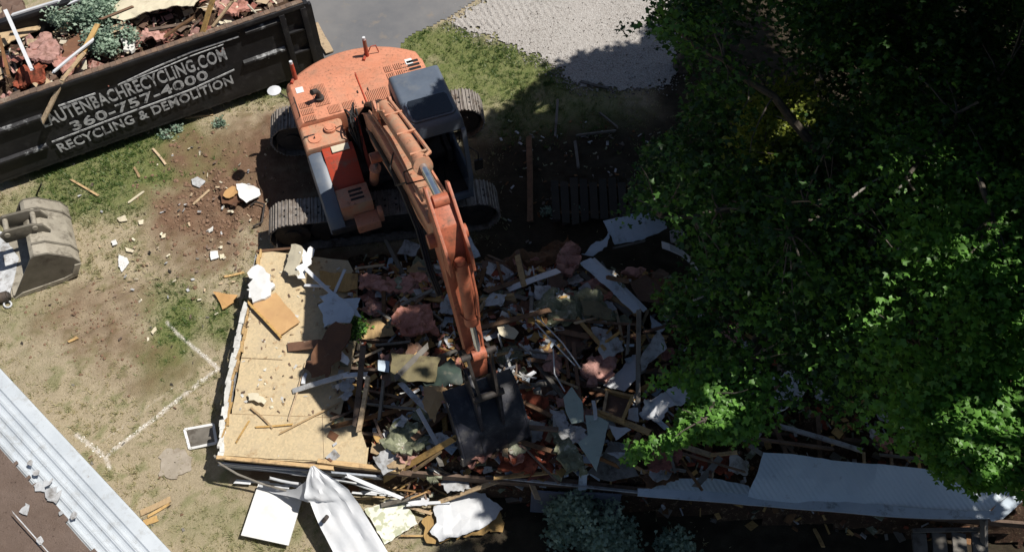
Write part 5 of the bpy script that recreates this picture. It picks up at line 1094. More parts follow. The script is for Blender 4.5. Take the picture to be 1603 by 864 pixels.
# south edge
for a, b, w, m, l, za, zb in (((775, 748), (872, 738), .05, 'pine', 'thin pale lath along the south edge left of the gutter piece', .95, .95), ((690, 785), (822, 738), .07, 'pine', 'tan board running up to the south edge below the bucket', .25, .9), ((600, 790), (660, 775), .07, 'greywood', 'grey board by the spotted panel', .2, .35),
        ((545, 745), (640, 784), .06, 'white', 'thin white strip curving down from the floor corner', .75, .2), ((640, 790), (700, 786), .05, 'white', 'white strip joining the spotted panel to the torn panel', .25, .25), ((640, 793), (674, 803), .05, 'pine', 'short tan stick at the left of the torn panel', .15, .15), ((560, 780), (600, 778), .03, 'pine', 'thin lath above the spotted panel', .1, .1), ((632, 838), (690, 838), .03, 'pine', 'thin lath below the spotted panel', .08, .08)):
    stick_('timber' if m != 'white' else 'trim_strip', l, 'timber' if m != 'white' else 'trim', a, b, w, .025, m, za=za, zb=zb)
for i in range(34):
    a = (random.gauss(640, 20), random.gauss(762, 9)); an = random.gauss(-.35, .5); L = random.uniform(10, 34)
    stick_('orange_splinter', 'thin orange-brown wood splinter in the heap above the spotted panel', 'splinter', a, (a[0] + L * math.cos(an), a[1] + L * math.sin(an)), .025, .012, random.choice(['pine', 'plyo', 'wood']), za=random.uniform(.1, .4), zb=random.uniform(.15, .5), group='orange splinters above the spotted panel')
flat('white_scrap', 'crumpled bluish-white sheet left of the torn panel', 'sheet', [(636, 782), (660, 768), (672, 780), (668, 792), (645, 792)], 'white', z=.25, th=.01, warp=.05, res=.08)
flat('white_scrap', 'bluish-white sheet in shade below the digging bucket', 'sheet', [(700, 742), (730, 742), (738, 765), (700, 772), (690, 758)], 'grime', z=.5, th=.01, warp=.06, res=.08, **R_)
flat('flat_white_board', 'clean white rectangular panel lying on the grass below the floor corner', 'panel', [(405, 758), (475, 776), (452, 854), (378, 838)], 'blown', z=.14, th=.03, rag=0, warp=0)
pn = flat('spotted_board', 'cream wallboard with faint green spots on the ground below the floor', 'panel', [(571, 797), (600, 788), (604, 782), (625, 778), (636, 788), (654, 820), (602, 852)], 'pattern', z=.12, th=.02, rag=.012)
flat('brown_backing', 'torn brown board under the torn bluish-white panel', 'board', [(662, 812), (680, 796), (782, 800), (790, 818), (780, 832), (748, 838), (700, 846), (668, 850)], 'ply', z=.10, th=.02, rag=.04)
flat('torn_white_board', 'large bluish-white panel with a torn edge in the dappled light', 'panel', [(679, 792), (700, 786), (750, 766), (762, 778), (787, 796), (776, 812), (740, 832), (688, 848), (673, 832), (684, 818)], 'white', z=.20, th=.02, rag=.02, warp=.03, tilt=(.02, .02))
# long bent roofing sheet
def strip_sheet(name, label, cat, left, right, mat, ribs=5, th=.006, amp=.012, nsub=14, dents=.02):
    """left / right: matching lines of (px, py, z); corrugated along its length"""
    Lp = [P(*q) for q in left]; Rp = [P(*q) for q in right]
    def samp(a, t): k_ = t * (len(a) - 1); i = min(int(k_), len(a) - 2); return a[i].lerp(a[i + 1], k_ - i)
    nv = ribs * 4; V = []; 
    for j in range(nsub + 1):
        t = j / nsub; l, r = samp(Lp, t), samp(Rp, t); ax = (r - l).normalized(); nrm = ax.cross((samp(Lp, min(1, t + .05)) - samp(Lp, max(0, t - .05))).normalized()); nrm = -nrm if nrm.z < 0 else nrm
        V.append([l.lerp(r, i / nv) + nrm * (amp * (1 if (i % 4) in (0,) else 0) + dents * fb(i * .25, t * 6, len(left))) for i in range(nv + 1)])
    T = [p for row in V for p in row]; N = len(T); Bt = [p - Vector((0, 0, th)) for p in T]; w = nv + 1; fs = []
    for j in range(nsub):
        for i in range(nv): a = j * w + i; fs += [(a, a + 1, a + w + 1, a + w), (a + N, a + w + N, a + w + 1 + N, a + 1 + N)]
    for j in range(nsub): a = j * w; fs.append((a, a + w, a + w + N, a + N)); a = j * w + nv; fs.append((a, a + N, a + w + N, a + w))
    for i in range(nv): fs.append((i, i + N, i + 1 + N, i + 1)); a = nsub * w + i; fs.append((a, a + 1, a + 1 + N, a + N))
    return tag(link(name, T + Bt, fs, MT[mat], None, None, True), label, cat)
rs = strip_sheet('bent_roofing_sheet', 'long white ribbed roofing sheet bent against the floor edge, running out at the bottom', 'roofing sheet',
    [(486, 730, .95), (480, 752, .85), (476, 778, .7), (486, 786, .6), (500, 822, .5), (525, 870, .45), (560, 930, .4)], [(492, 728, .95), (516, 744, .95), (545, 764, .8), (560, 785, .65), (578, 815, .55), (610, 868, .45), (650, 930, .4)], 'white', ribs=4, nsub=26, dents=.05)
strip_sheet('roofing_flap', 'thin white flap joining the bent roofing sheet to the flat white panel', 'flap', [(408, 754, .22), (435, 764, .25), (462, 766, .5), (480, 752, .8)], [(404, 762, .2), (430, 772, .2), (462, 778, .45), (484, 786, .6)], 'white', ribs=1, nsub=10, dents=.02)
mb = MB(); mb.tube([P(512, 808, .62), P(509, 812, .66), P(506, 816, .62)], .035, 10); tag(mb.build('vent_stub', MT['frame'], smooth=True), 'small dark fitting on the bent white roofing sheet', 'fitting')
mb = MB(); mb.tube([P(335, 712, .8), P(345, 726, .72), P(372, 742, .5), P(410, 757, .35), P(450, 768, .35), P(490, 776, .4)], .018, 8); tag(mb.build('bent_pole', MT['greywood'], smooth=True), 'thin dark bent pole leaning from the floor corner down to the white sheet', 'pole')
# gutter piece
gp = [(P(905, 768, .75), P(918, 766, .75)), (P(907, 745, 1.0), P(919, 745, 1.0)), (P(911, 738, 1.1), P(922, 742, 1.08))]
mb = MB(); mb.loft([[a, b, b + Vector((0, .05, -.03)), a + Vector((0, .05, -.03))] for a, b in gp]); tag(mb.build('gutter_piece', MT['blue']), 'pale blue folded gutter piece standing at the south wall above the shrub', 'gutter piece')
stick_('downpipe', 'pale strip leaning on the wall behind the shrub', 'strip', (892, 800), (906, 766), .09, .03, 'blue', za=.3, zb=.7)
stick_('white_patch', 'short bright scrap at the foot of the dark siding', 'scrap', (858, 775), (872, 778), .05, .03, 'white', za=.1, zb=.1)
# --- the ribbed sheet and what is near it
rsh = empty('collapsed_wall_sheet', P(1300, 780, .6), 'big pale blue ribbed metal sheet lying along the south side under the trees', 'metal sheet')
def addto(o, par): o.parent = par; o.location = WO[o.name] - WO[par.name]; return o
o = flat('ribbed_panel', None, None, [(1195, 708), (1240, 711), (1320, 722), (1400, 729), (1480, 738), (1545, 758), (1588, 768), (1560, 790), (1540, 806), (1480, 802), (1400, 796), (1250, 787), (1170, 780), (1172, 770), (1186, 738)], 'ribblue', z=1.25, tilt=(0, .12), th=.01, rag=.004, warp=.03, wf=1, res=.2); addto(o, rsh)
o = flat('ribbed_panel', None, None, [(1012, 764), (1022, 754), (1050, 750), (1100, 748), (1130, 750), (1172, 760), (1180, 782), (1100, 776)], 'ribblue', z=1.0, tilt=(0, .12), th=.01, rag=.006, warp=.02, wf=1, res=.2); addto(o, rsh)
o = flat('edge_flashing', None, None, [(998, 765), (1080, 768), (1170, 774), (1280, 782), (1400, 792), (1500, 800), (1560, 800), (1550, 812), (1480, 812), (1380, 808), (1240, 796), (1100, 785), (998, 776)], 'blue', z=1.22, tilt=(0, -.05), th=.02, rag=.0, warp=.02, wf=1, res=.2); addto(o, rsh)
o = flat('folded_end', None, None, [(1545, 808), (1560, 790), (1588, 770), (1600, 785), (1570, 812), (1552, 816)], 'blue', z=1.2, tilt=(.2, 0), th=.015, rag=0); addto(o, rsh)
for x in (1352, 1395, 1455):
    mb = MB(); plank_geo(mb, PH(x, 708, .3), PH(x + 1, 728, .3), .04, .04, 0); mb.build('support_batten', MT['pine'], rsh)
# steps with a post
stp = empty('timber_steps', P(1480, 860, 0), 'grey timber steps below the ribbed sheet at the lower right', 'steps')
A0, A1 = P(1428, 830, .62), P(1540, 828, .62)
mb = MB(); plank_geo(mb, A0, A1, .06, .05, 0); mb.build('top_rail', MT['greywood'], stp)
for i in range(4):
    a = P(1438 + i * 31, 834, .55 - .02 * i); b = P(1445 + i * 31, 905, .5)
    mb = MB(); plank_geo(mb, a, b, .21, .04, 0); mb.build('tread', MT['greywood'], stp)
mb = MB(); plank_geo(mb, P(1540, 812, 1.0), P(1541, 880, .1), .08, .08, 0); mb.build('post', MT['greywood'], stp)
stick_('lath', 'pale short lath lying alone on the dark ground below the ribbed sheet', 'lath', (1276, 830), (1288, 854), .06, .02, 'pine', surf='lawn', dza=.02, dzb=.02)
# --- shaded yard behind the house
for a, b, w, h_, l in (((828, 215), (830, 345), .12, .5, 'long weathered plank on the shaded ground beside the cab'), ((873, 158), (869, 212), .05, 1.0, 'thin pale upright stick in the shaded yard'), ((900, 222), (905, 260), .06, .3, 'short plank in the shaded yard behind the house'), ((905, 212), (962, 205), .04, .2, 'thin lath lying level in the shaded yard'), ((940, 178), (965, 198), .04, .2, 'thin slanting lath in the shaded yard'), ((910, 128), (950, 138), .06, .1, 'pale lath at the edge of the gravel')):
    stick_('plank' if w > .1 else 'lath', l, 'plank' if w > .1 else 'lath', a, b, w, .04, 'greywood' if w < .1 else 'wood', surf='lawn', dza=h_ * .2 + .02, dzb=.06)
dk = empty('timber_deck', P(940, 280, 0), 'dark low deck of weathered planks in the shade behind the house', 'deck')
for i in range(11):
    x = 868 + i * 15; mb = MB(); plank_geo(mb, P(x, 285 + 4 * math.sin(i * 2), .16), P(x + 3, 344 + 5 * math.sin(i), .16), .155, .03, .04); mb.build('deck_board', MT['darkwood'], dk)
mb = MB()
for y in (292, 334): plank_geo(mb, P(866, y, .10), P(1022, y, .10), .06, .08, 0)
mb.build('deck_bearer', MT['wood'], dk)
# --- on the lawn
flat('orange_plywood', 'orange-brown plywood fragment on the bare soil left of the floor', 'plywood', [(334, 457), (352, 460), (372, 462), (366, 474), (348, 484), (342, 470)], 'plyo', surf='lawn', dz=.06, th=.018, tilt=(.05, 0))
flat('insulation_piece', 'brown torn board with a white sheet on the bare soil beside the track', 'board', [(344, 304), (362, 292), (378, 290), (384, 312), (370, 324), (348, 320)], 'brown', surf='lawn', dz=.06, th=.03, tilt=(.1, .05), **R_)
flat('white_sheet_scrap', 'white scrap lying over the brown torn board beside the track', 'board', [(370, 290), (384, 288), (406, 296), (408, 304), (386, 318), (376, 312)], 'blown', surf='lawn', dz=.14, th=.015, tilt=(-.1, .05), warp=.04)
flat('yellow_scrap', 'yellow-tan scrap on the left half of the brown torn board', 'board', [(352, 300), (364, 292), (374, 298), (366, 308), (354, 310)], 'plyo', surf='lawn', dz=.14, th=.02, **R_)
for l, pts, m in (('grey-white chip on the soil above the brown torn board', [(299, 282), (310, 278), (322, 285), (312, 294), (302, 290)], 'grime'), ('white triangular scrap on the grass', [(186, 398), (200, 405), (203, 412), (191, 426), (186, 418)], 'blown'), ('small white square chip above the triangular scrap', [(174, 379), (182, 376), (185, 383), (177, 386)], 'blown'),
        ('cream scrap on the grass right of the spare bucket', [(183, 342), (196, 337), (200, 346), (188, 348)], 'yellowish'), ('small cream chip right of the cream scrap', [(217, 346), (225, 344), (224, 351), (218, 352)], 'yellowish'), ('white chip in the middle of the bare soil', [(326, 360), (334, 355), (334, 362), (327, 365)], 'fluff'),
        ('round cream chip at the edge of the bare soil', [(252, 369), (260, 366), (259, 372), (253, 374)], 'yellowish'), ('white chip of the pair above the orange fragment', [(330, 395), (341, 393), (343, 404), (331, 408)], 'blown'), ('pinkish chip of the pair above the orange fragment', [(344, 398), (350, 397), (352, 404), (345, 406)], 'yellowish'),
        ('tan chip low on the lawn by the chalk line', [(237, 520), (244, 512), (246, 516), (240, 524)], 'yellowish'), ('pale chip on the brown ruts', [(106, 534), (120, 527), (124, 530), (108, 537)], 'pine'), ('white chip just under the spare bucket', [(196, 388), (210, 392), (208, 396), (198, 394)], 'yellowish')):
    flat('chip', l, 'chip', pts, m, surf='lawn', dz=.03, th=.015, rag=.008, res=.06)
for l, a, b, m in (('long yellow splinter on the green grass near the container', (112, 282), (153, 306), 'pine'), ('yellow splinter standing alone on the grass under the lettering', (240, 234), (258, 256), 'pine'), ('small yellow splinter left of the bare soil', (211, 264), (217, 275), 'pine'), ('thin straw-coloured splinter on the grass', (203, 316), (222, 302), 'yellowish'),
        ('pale splinter beside the orange plywood fragment', (352, 433), (380, 427), 'pine'), ('thin pale splinter on the soil near the track', (305, 318), (325, 300), 'pine'), ('brown offcut on the dry grass below the slab', (222, 802), (264, 782), 'ply'), ('lower brown offcut beside the metal roof edge', (226, 818), (243, 812), 'ply'), ('flat tan offcut between the two brown ones', (235, 806), (262, 790), 'pine'), ('pale splinter in front of the container', (292, 185), (330, 180), 'pine')):
    stick_('splinter' if m != 'ply' else 'offcut', l, 'splinter' if m != 'ply' else 'offcut', a, b, .045 if m != 'ply' else .10, .02, m, surf='lawn', dza=.03, dzb=.03)
# window screen
ws = empty('window_screen', P(314, 682, .05), 'small grey mesh screen with a white frame leaning on the floor corner', 'window screen')
q = [P(289, 672, .04), P(334, 664, .10), P(339, 693, .12), P(297, 702, .05)]
for i in range(4):
    mb = MB(); plank_geo(mb, q[i], q[(i + 1) % 4], .045, .02, 0); mb.build('screen_frame', MT['blown'], ws)
addto(sheet('screen_mesh', [p - Vector((0, 0, .004)) for p in q], MT['greywood'], th=.004, rag=0, warp=0, res=.2), ws)
# concrete slab patch
flat('concrete_slab', 'rough round-cornered concrete patch sunk in the grass', 'slab', [(248, 716), (262, 702), (284, 704), (302, 716), (298, 738), (272, 750), (250, 746)], 'concrete', surf='lawn', dz=.0, th=.02, rag=.03, warp=.01)
# under and beside the spare bucket
flat('pale_sheet', 'pale blue-white flat sheet inside and beside the mouth of the spare bucket', 'sheet', [(-12, 355), (6, 365), (30, 405), (16, 462), (2, 462), (-20, 440)], 'grime', surf='lawn', dz=.07, th=.02)
mb = MB()
for i in range(14): mb.tube([P(12 + 6 * math.cos(i * .48) + 0, 476 + 5 * math.sin(i * .48), .05), P(12 + 6 * math.cos((i + 1) * .48), 476 + 5 * math.sin((i + 1) * .48), .05)], .016, 6)
tag(mb.build('ring', MT['white']), 'small white ring on the grass below the spare bucket', 'ring')
mb = MB(); mb.cyl(P(-12, 470, .12), P(12, 463, .12), .10, 18); mb.cyl(P(12, 463, .12), P(15, 462, .12), .07, 18); tag(mb.build('drum', MT['frame'], smooth=True), 'dark round drum end at the left edge below the spare bucket', 'drum')
stick_('steel_bar', 'thin dark bar sticking up between the container and the spare bucket', 'bar', (64, 290), (57, 306), .03, .03, 'frame', za=.35, zb=.03)
stick_('wood_block', 'yellowish board on the ground behind the end of the container', 'board', (492, 38), (516, 82), .2, .04, 'pine', za=.05, zb=.05)
mb = MB(); mb.tube([P(396, 355, .06), P(410, 348, .1), P(414, 320, .12), P(400, 316, .08), P(392, 322, .05)], .02, 6); tag(mb.build('bent_rod', MT['frame'], smooth=True), 'thin dark bent rod at the end of the lower track', 'rod')
# --- in the container
def DC(px, py, dz=.1):
    z = 1.7
    for _ in range(5):
        p = P(px, py, z + dz); v = p - DB; z = dh(v.dot(e1), -v.dot(en))
    return P(px, py, z + dz)
def dflat(name, label, cat, pts, mat, dz=.15, **kw): return tag(sheet(name, [DC(x, y, dz + kw.get('lift', 0) * 0) for x, y in pts], MT[mat], **{k_: v_ for k_, v_ in kw.items() if k_ != 'lift'}), label, cat)
dflat('large_board', 'large cream panel lying across the middle of the container load', 'panel', [(158, 26), (200, -10), (330, -20), (300, 5), (282, 18), (230, 22), (190, 28)], 'yellowish', dz=.3, th=.02, rag=.01)
dflat('yellow_board', 'yellowish board at the upper left of the container load', 'board', [(0, 45), (60, 12), (74, 30), (62, 48), (20, 60), (4, 75)], 'ply', dz=.22, th=.02, rag=.02)
dflat('brown_board', 'brown board near the lower edge of the container, middle', 'board', [(100, 70), (135, 45), (152, 50), (120, 85), (95, 108)], 'brown', dz=.25, th=.03, rag=.02)
for pts, m, l in (([(45, 70), (70, 60), (98, 72), (85, 98), (55, 102), (40, 90)], 'pink', 'crumpled pinkish sheet left of the thrown-in branches'), ([(35, 105), (60, 98), (85, 110), (60, 130), (30, 140), (22, 125)], 'redpink', 'reddish crumpled insulation at the lower left of the load'), ([(205, 58), (225, 50), (250, 52), (268, 58), (245, 68), (215, 66)], 'pink', 'pinkish insulation lump by the near rim'), ([(90, 82), (118, 92), (130, 105), (100, 118), (85, 108)], 'pink', 'small pinkish lump beside the brown board'),
        ([(192, 72), (206, 62), (214, 70), (205, 80), (194, 82)], 'fluff', 'white lump next to the near rim'), ([(0, 5), (30, -10), (40, 15), (20, 35), (0, 38)], 'brown', 'brown splintered wood in the upper left of the load'), ([(340, 15), (375, 5), (395, 12), (372, 24), (345, 30)], 'pink', 'pinkish scraps at the right end of the load')):
    tag(sheet('crumpled_load', [DC(x, y, .16) for x, y in pts], MT[m], th=.06, warp=.08, wf=3.5, res=.07, rag=.04), l, 'insulation' if m != 'brown' else 'wood')
for a, b, w, m, l, za, zb in (((68, 187), (98, 125), .09, 'pine', 'long splintered lath hanging over the near side of the container, lower half', 1.55, 2.15), ((98, 125), (128, 88), .08, 'pine', 'upper half of the splintered lath over the container side', 2.15, 2.25), ((85, 112), (142, 66), .05, 'white', 'white strip beside the brown board in the container', 2.2, 2.3),
        ((10, 20), (48, 105), .07, 'white', 'white post-like strip standing in the left of the load', 2.5, 2.2), ((25, 22), (90, 2), .08, 'white', 'white strip lying at the top left of the load', 2.3, 2.4), ((120, 100), (152, 40), .10, 'ply', 'tan plank along the thrown-in branches', 2.15, 2.3), ((318, 50), (335, -5), .12, 'pine', 'orange-tan upright board at the right of the load', 2.1, 2.6),
        ((236, 47), (300, 36), .07, 'wood', 'dark timber lying along the near rim', 2.15, 2.2), ((262, 55), (300, 30), .08, 'wood', 'second dark timber crossing the one along the near rim', 2.15, 2.3), ((335, 40), (362, 5), .06, 'pine', 'thin tan stick at the right end of the load', 2.1, 2.4), ((0, 62), (14, 120), .06, 'wood', 'dark plank at the left picture edge in the load', 2.2, 2.1), ((205, 12), (160, 30), .05, 'wood', 'dark stick on the large cream panel', 2.4, 2.3), ((112, 5), (150, -12), .05, 'white', 'thin white strip above the branches', 2.4, 2.5)):
    stick_('loaded_timber' if m not in ('white',) else 'loaded_strip', l, 'timber' if m != 'white' else 'strip', a, b, w, .03, m, za=za, zb=zb, jag=.05)
mb = MB(); mb.tube([P(388, 8, 2.16), P(400, 20, 2.13), P(404, 34, 1.9), P(412, 62, 1.45), P(418, 84, 1.1), P(421, 92, 1.0)], .02, 7); mb.tube([P(414, 86, 1.08), P(430, 84, 1.08)], .012, 6); tag(mb.build('rope', MT['rope'], smooth=True), 'frayed rope hanging over the right end of the container side', 'rope')
# --- random individual pieces in the rubble
kinds = [('plank', 'wood', 'brown broken plank in the rubble', 'plank'), ('plank', 'pine', 'yellow broken plank in the rubble', 'plank'), ('plank', 'greywood', 'grey broken plank in the rubble', 'plank'), ('panel_scrap', 'brown', 'brown scrap of panelling in the rubble', 'scrap'), ('panel_scrap', 'grime', 'grimy white scrap of board in the rubble', 'scrap'), ('insulation_scrap', 'pink', 'pink scrap of insulation in the rubble', 'insulation'), ('insulation_scrap', 'moss', 'greenish scrap of insulation in the rubble', 'insulation')]
for i in range(290):
    x = random.uniform(-2.7, 6.5) if random.random() < .35 else random.gauss(0, 1.5); y = random.uniform(ys(x) + .15, yn(x) + .35)
    if x < -2.7: continue
    nm, m, l, c_ = random.choices(kinds, [8, 4, 4, 4, 3, 3, 2])[0]; z = heap(x, y) + random.uniform(.05, .25); c = Vector((x, y, z)); a = random.uniform(0, 6.28)
    if nm == 'plank':
        L = random.uniform(.2, .8); d = Vector((math.cos(a), math.sin(a), random.gauss(0, .18))); mb = MB(); plank_geo(mb, c - d * L / 2, c + d * L / 2, random.uniform(.03, .1), random.uniform(.015, .045), .05, .01, None, 3, random.gauss(0, .4)); o = mb.build(nm, MT[m])
    else:
        r = random.uniform(.12, .30); tx, ty = random.gauss(0, .25), random.gauss(0, .25); n_ = random.choice((4, 5, 6)); pts = []
        for k_ in range(n_):
            q = r * random.uniform(.6, 1.2); b = a + k_ * 6.283 / n_; vx, vy = q * math.cos(b), q * math.sin(b) * .8; pts.append(c + Vector((vx, vy, vx * tx + vy * ty)))
        o = sheet(nm, pts, MT[m], th=.05 if 'insul' in nm else .012, warp=.08 if 'insul' in nm else .02, wf=5, res=.08, rag=.03 if 'insul' in nm else .015)
    if o: tag(o, l, c_, l.replace('broken ', '').split(' in the')[0] + ' pieces in the rubble')
# ============================================================ TREES AND SHRUBS
SLv = np.array([SL[0], SL[1]])
def projn(Pn):
    h = H - Pn[:, 2]; d = Pn[:, 1] * ST + h * CT; dd = np.where(d > .2, d, .2)
    return 801.5 + F * Pn[:, 0] / dd, 432 - F * (Pn[:, 1] * CT - h * ST) / dd, d
FOL = [(1018, -40), (1640, -40), (1640, 800), (1590, 775), (1575, 760), (1545, 768), (1528, 775), (1505, 752), (1478, 752), (1460, 738), (1440, 700), (1400, 705), (1330, 695), (1250, 660), (1180, 690), (1130, 690), (1085, 680), (1050, 700), (1000, 722), (975, 718), (985, 700), (1015, 690), (1040, 668), (1085, 640), (1090, 600), (1040, 600), (1000, 622), (1002, 592), (1045, 548), (1050, 515), (1010, 470), (1045, 430), (1080, 430), (1075, 400), (1052, 350), (1010, 335), (985, 345), (965, 360), (935, 368), (915, 356), (930, 340), (960, 330), (985, 300), (1000, 262), (1010, 225), (1060, 205), (1075, 130), (1060, 95), (1030, 70), (1012, 50), (960, 55), (965, 30), (990, 38), (1015, 30)]
GROUNDLIT = [tuple(P(x, y)[:2]) for x, y in [(-400, -400), (1300, -500), (1120, -80), (1015, 40), (1000, 78), (935, 84), (862, 112), (852, 128), (756, 200), (700, 260), (600, 300), (470, 388), (505, 420), (482, 480), (492, 560), (472, 600), (500, 640), (468, 672), (478, 700), (545, 716), (600, 740), (690, 775), (740, 800), (700, 864), (680, 1000), (-400, 1000)]]
LITS = [(P(640, 90, 2.1), .9), (P(530, 110, 2.1), 1.2), (P(590, 190, 3.2), .6), (P(640, 260, 4.3), .6), (P(690, 340, 5.0), .45), (P(640, 140, 2.95), .3), (P(728, 148, .95), .35), (P(712, 430, 4.0), .28), (P(735, 490, 3.4), .2),
        (P(598, 815, .1), .45), (P(720, 800, .2), .22), (P(690, 820, .2), .2), (P(745, 815, .2), .15), (P(800, 712, 1.1), .06), (P(826, 638, 1.1), .15), (P(640, 672, 1.0), .2), (P(690, 612, 1.2), .12), (P(785, 592, 1.2), .16), (P(850, 170, 0), .18), (P(958, 590, 1.2), .18), (P(560, 700, .8), .2), (P(540, 600, .9), .15), (P(905, 480, 1.1), .1), (P(800, 590, 1.2), .15), (P(840, 720, 1.0), .1), (P(610, 500, 1), .12), (P(1020, 635, 1.2), .22), (P(870, 478, 1.1), .12), (P(712, 595, 1.2), .1), (P(660, 770, .3), .25), (P(640, 320, .9), .12), (P(560, 575, 1.1), .3)]
HB = random.Random(3)
LITS += [(P(HB.gauss(790, 110), HB.gauss(590, 80), 1.15), HB.uniform(.0, .11)) for _ in range(46)]
SPOTS = [(1525, 700, 6.2, .40), (1550, 655, 6.2, .30), (1495, 660, 6.2, .28), (1535, 750, 6.1, .2), (1560, 700, 6.2, .22), (1500, 400, 6.6, .26), (1565, 430, 6.6, .26), (1590, 510, 6.6, .26), (1455, 410, 6.6, .18), (1545, 380, 6.6, .16), (1235, 200, 4.6, .42), (1205, 230, 4.6, .28), (1245, 165, 4.6, .25), (1110, 650, 4.0, .36), (1060, 670, 4.0, .22), (1000, 700, 3.6, .25), (1100, 615, 4.0, .2), (1385, 480, 6.0, .16), (1380, 510, 6, .14),
         (1400, 30, 5, .14), (1420, 75, 5, .16), (1300, 262, 5, .15), (1470, 250, 6, .25), (1590, 60, 5, .2), (1595, 235, 6, .25), (1010, 452, 3.6, .14), (1200, 480, 5, .12), (1140, 305, 4, .16), (1160, 600, 4.4, .16), (1560, 350, 6.6, .2), (1440, 290, 6, .2), (1365, 380, 1.2, .10), (1500, 20, 5, .12), (1130, 330, 4, .1), (1060, 170, 3, .05), (1350, 600, 3, .06), (1595, 590, 6.4, .25), (1455, 640, 6, .07), (1530, 300, 6.2, .16), (1330, 30, 5, .10), (1250, 420, 5, .07), (1180, 400, 4.5, .08)]
LITS = [(p, r + .12 if r < .35 else r) for p, r in LITS]
MT['bark2'] = simple('pale_twig_bark', (.30, .28, .25), (.22, .20, .18), 8, .8, vary=0)
for q_ in ((1402, 266, 5.6), (1365, 285, 5.6), (1410, 196, 5.8), (1442, 184, 5.8), (1450, 30, 5.2), (1255, 485, 4.8), (1250, 40, 4.2)): LITS.append((P(*q_), .12))
LITS = [(p, r, .45 + r * .6) for p, r in LITS] + [(P(x, y, z), r, .15) for x, y, z, r in SPOTS]
VIEWHOLES = [(1368, 420, 38, .25), (1368, 520, 30, .12), (1355, 360, 26, .2), (1335, 640, 40, .35), (1250, 610, 45, .15), (1190, 560, 25, .4), (1230, 650, 50, .1), (1180, 60, 75, .18), (1110, 100, 55, .15), (1240, 110, 55, .2), (1180, 220, 45, .35), (1090, 200, 40, .25), (1140, 520, 30, .3), (1450, 500, 35, .35), (1500, 180, 45, .4), (1300, 160, 40, .3), (1450, 620, 40, .3), (1100, 470, 28, .3), (1420, 330, 30, .4), (1480, 110, 60, .5), (1120, 250, 40, .6), (1010, 270, 30, .3), (1310, 700, 40, .2), (1575, 560, 24, .4), (1090, 560, 20, .5), (1150, 370, 30, .45), (1205, 375, 20, .4), (950, 350, 60, .3)]
def carve(Pn, view=True, holes=True):
    n = len(Pn); k = np.ones(n, bool)
    if view:
        u, v, d = projn(Pn); jit = RNG.normal(0, 6, (2, n)); u = u + jit[0]; v = v + jit[1]; inside = (d > 0) & (u > -60) & (u < 1640) & (v > -40) & (v < 905); near = inside & ~inpoly(u, v, FOL)
        if view == 'out': near = (d > -1) & ~((d > .3) & ((u > 1740) | (v < -90) | (v > 960)))
        k &= ~near
        if holes:
            for x, y, r, q in VIEWHOLES: k &= ~(inside & (np.hypot(u - x, v - y) < r * (.7 + .6 * RNG.random(n))) & (RNG.random(n) > q))
        cn = np.array([0, 0, H])
        for x, y, z, r in SPOTS:
            p = np.array(P(x, y, z)); dv = p - cn; L = np.linalg.norm(dv); dv = dv / L; w = Pn - cn; t = w @ dv; q = np.linalg.norm(w - t[:, None] * dv, axis=1)
            k &= ~((t < L - .2) & (q < r * 1.0 * np.clip(t / L, .3, 1) * (1 + .2 * RNG.normal(0, 1, n))))
    gxy = Pn[:, :2] - Pn[:, 2:3] * SLv; k &= ~inpoly(gxy[:, 0] + RNG.normal(0, .12, n), gxy[:, 1] + RNG.normal(0, .12, n), GROUNDLIT)
    for p, r, up_ in LITS:
        dz = Pn[:, 2] - p.z; q = Pn[:, :2] - dz[:, None] * SLv - np.array([p.x, p.y]); k &= ~((dz > up_) & (np.hypot(q[:, 0], q[:, 1] * 1.0) < r * (1 + .25 * RNG.normal(0, 1, n))))
    return k
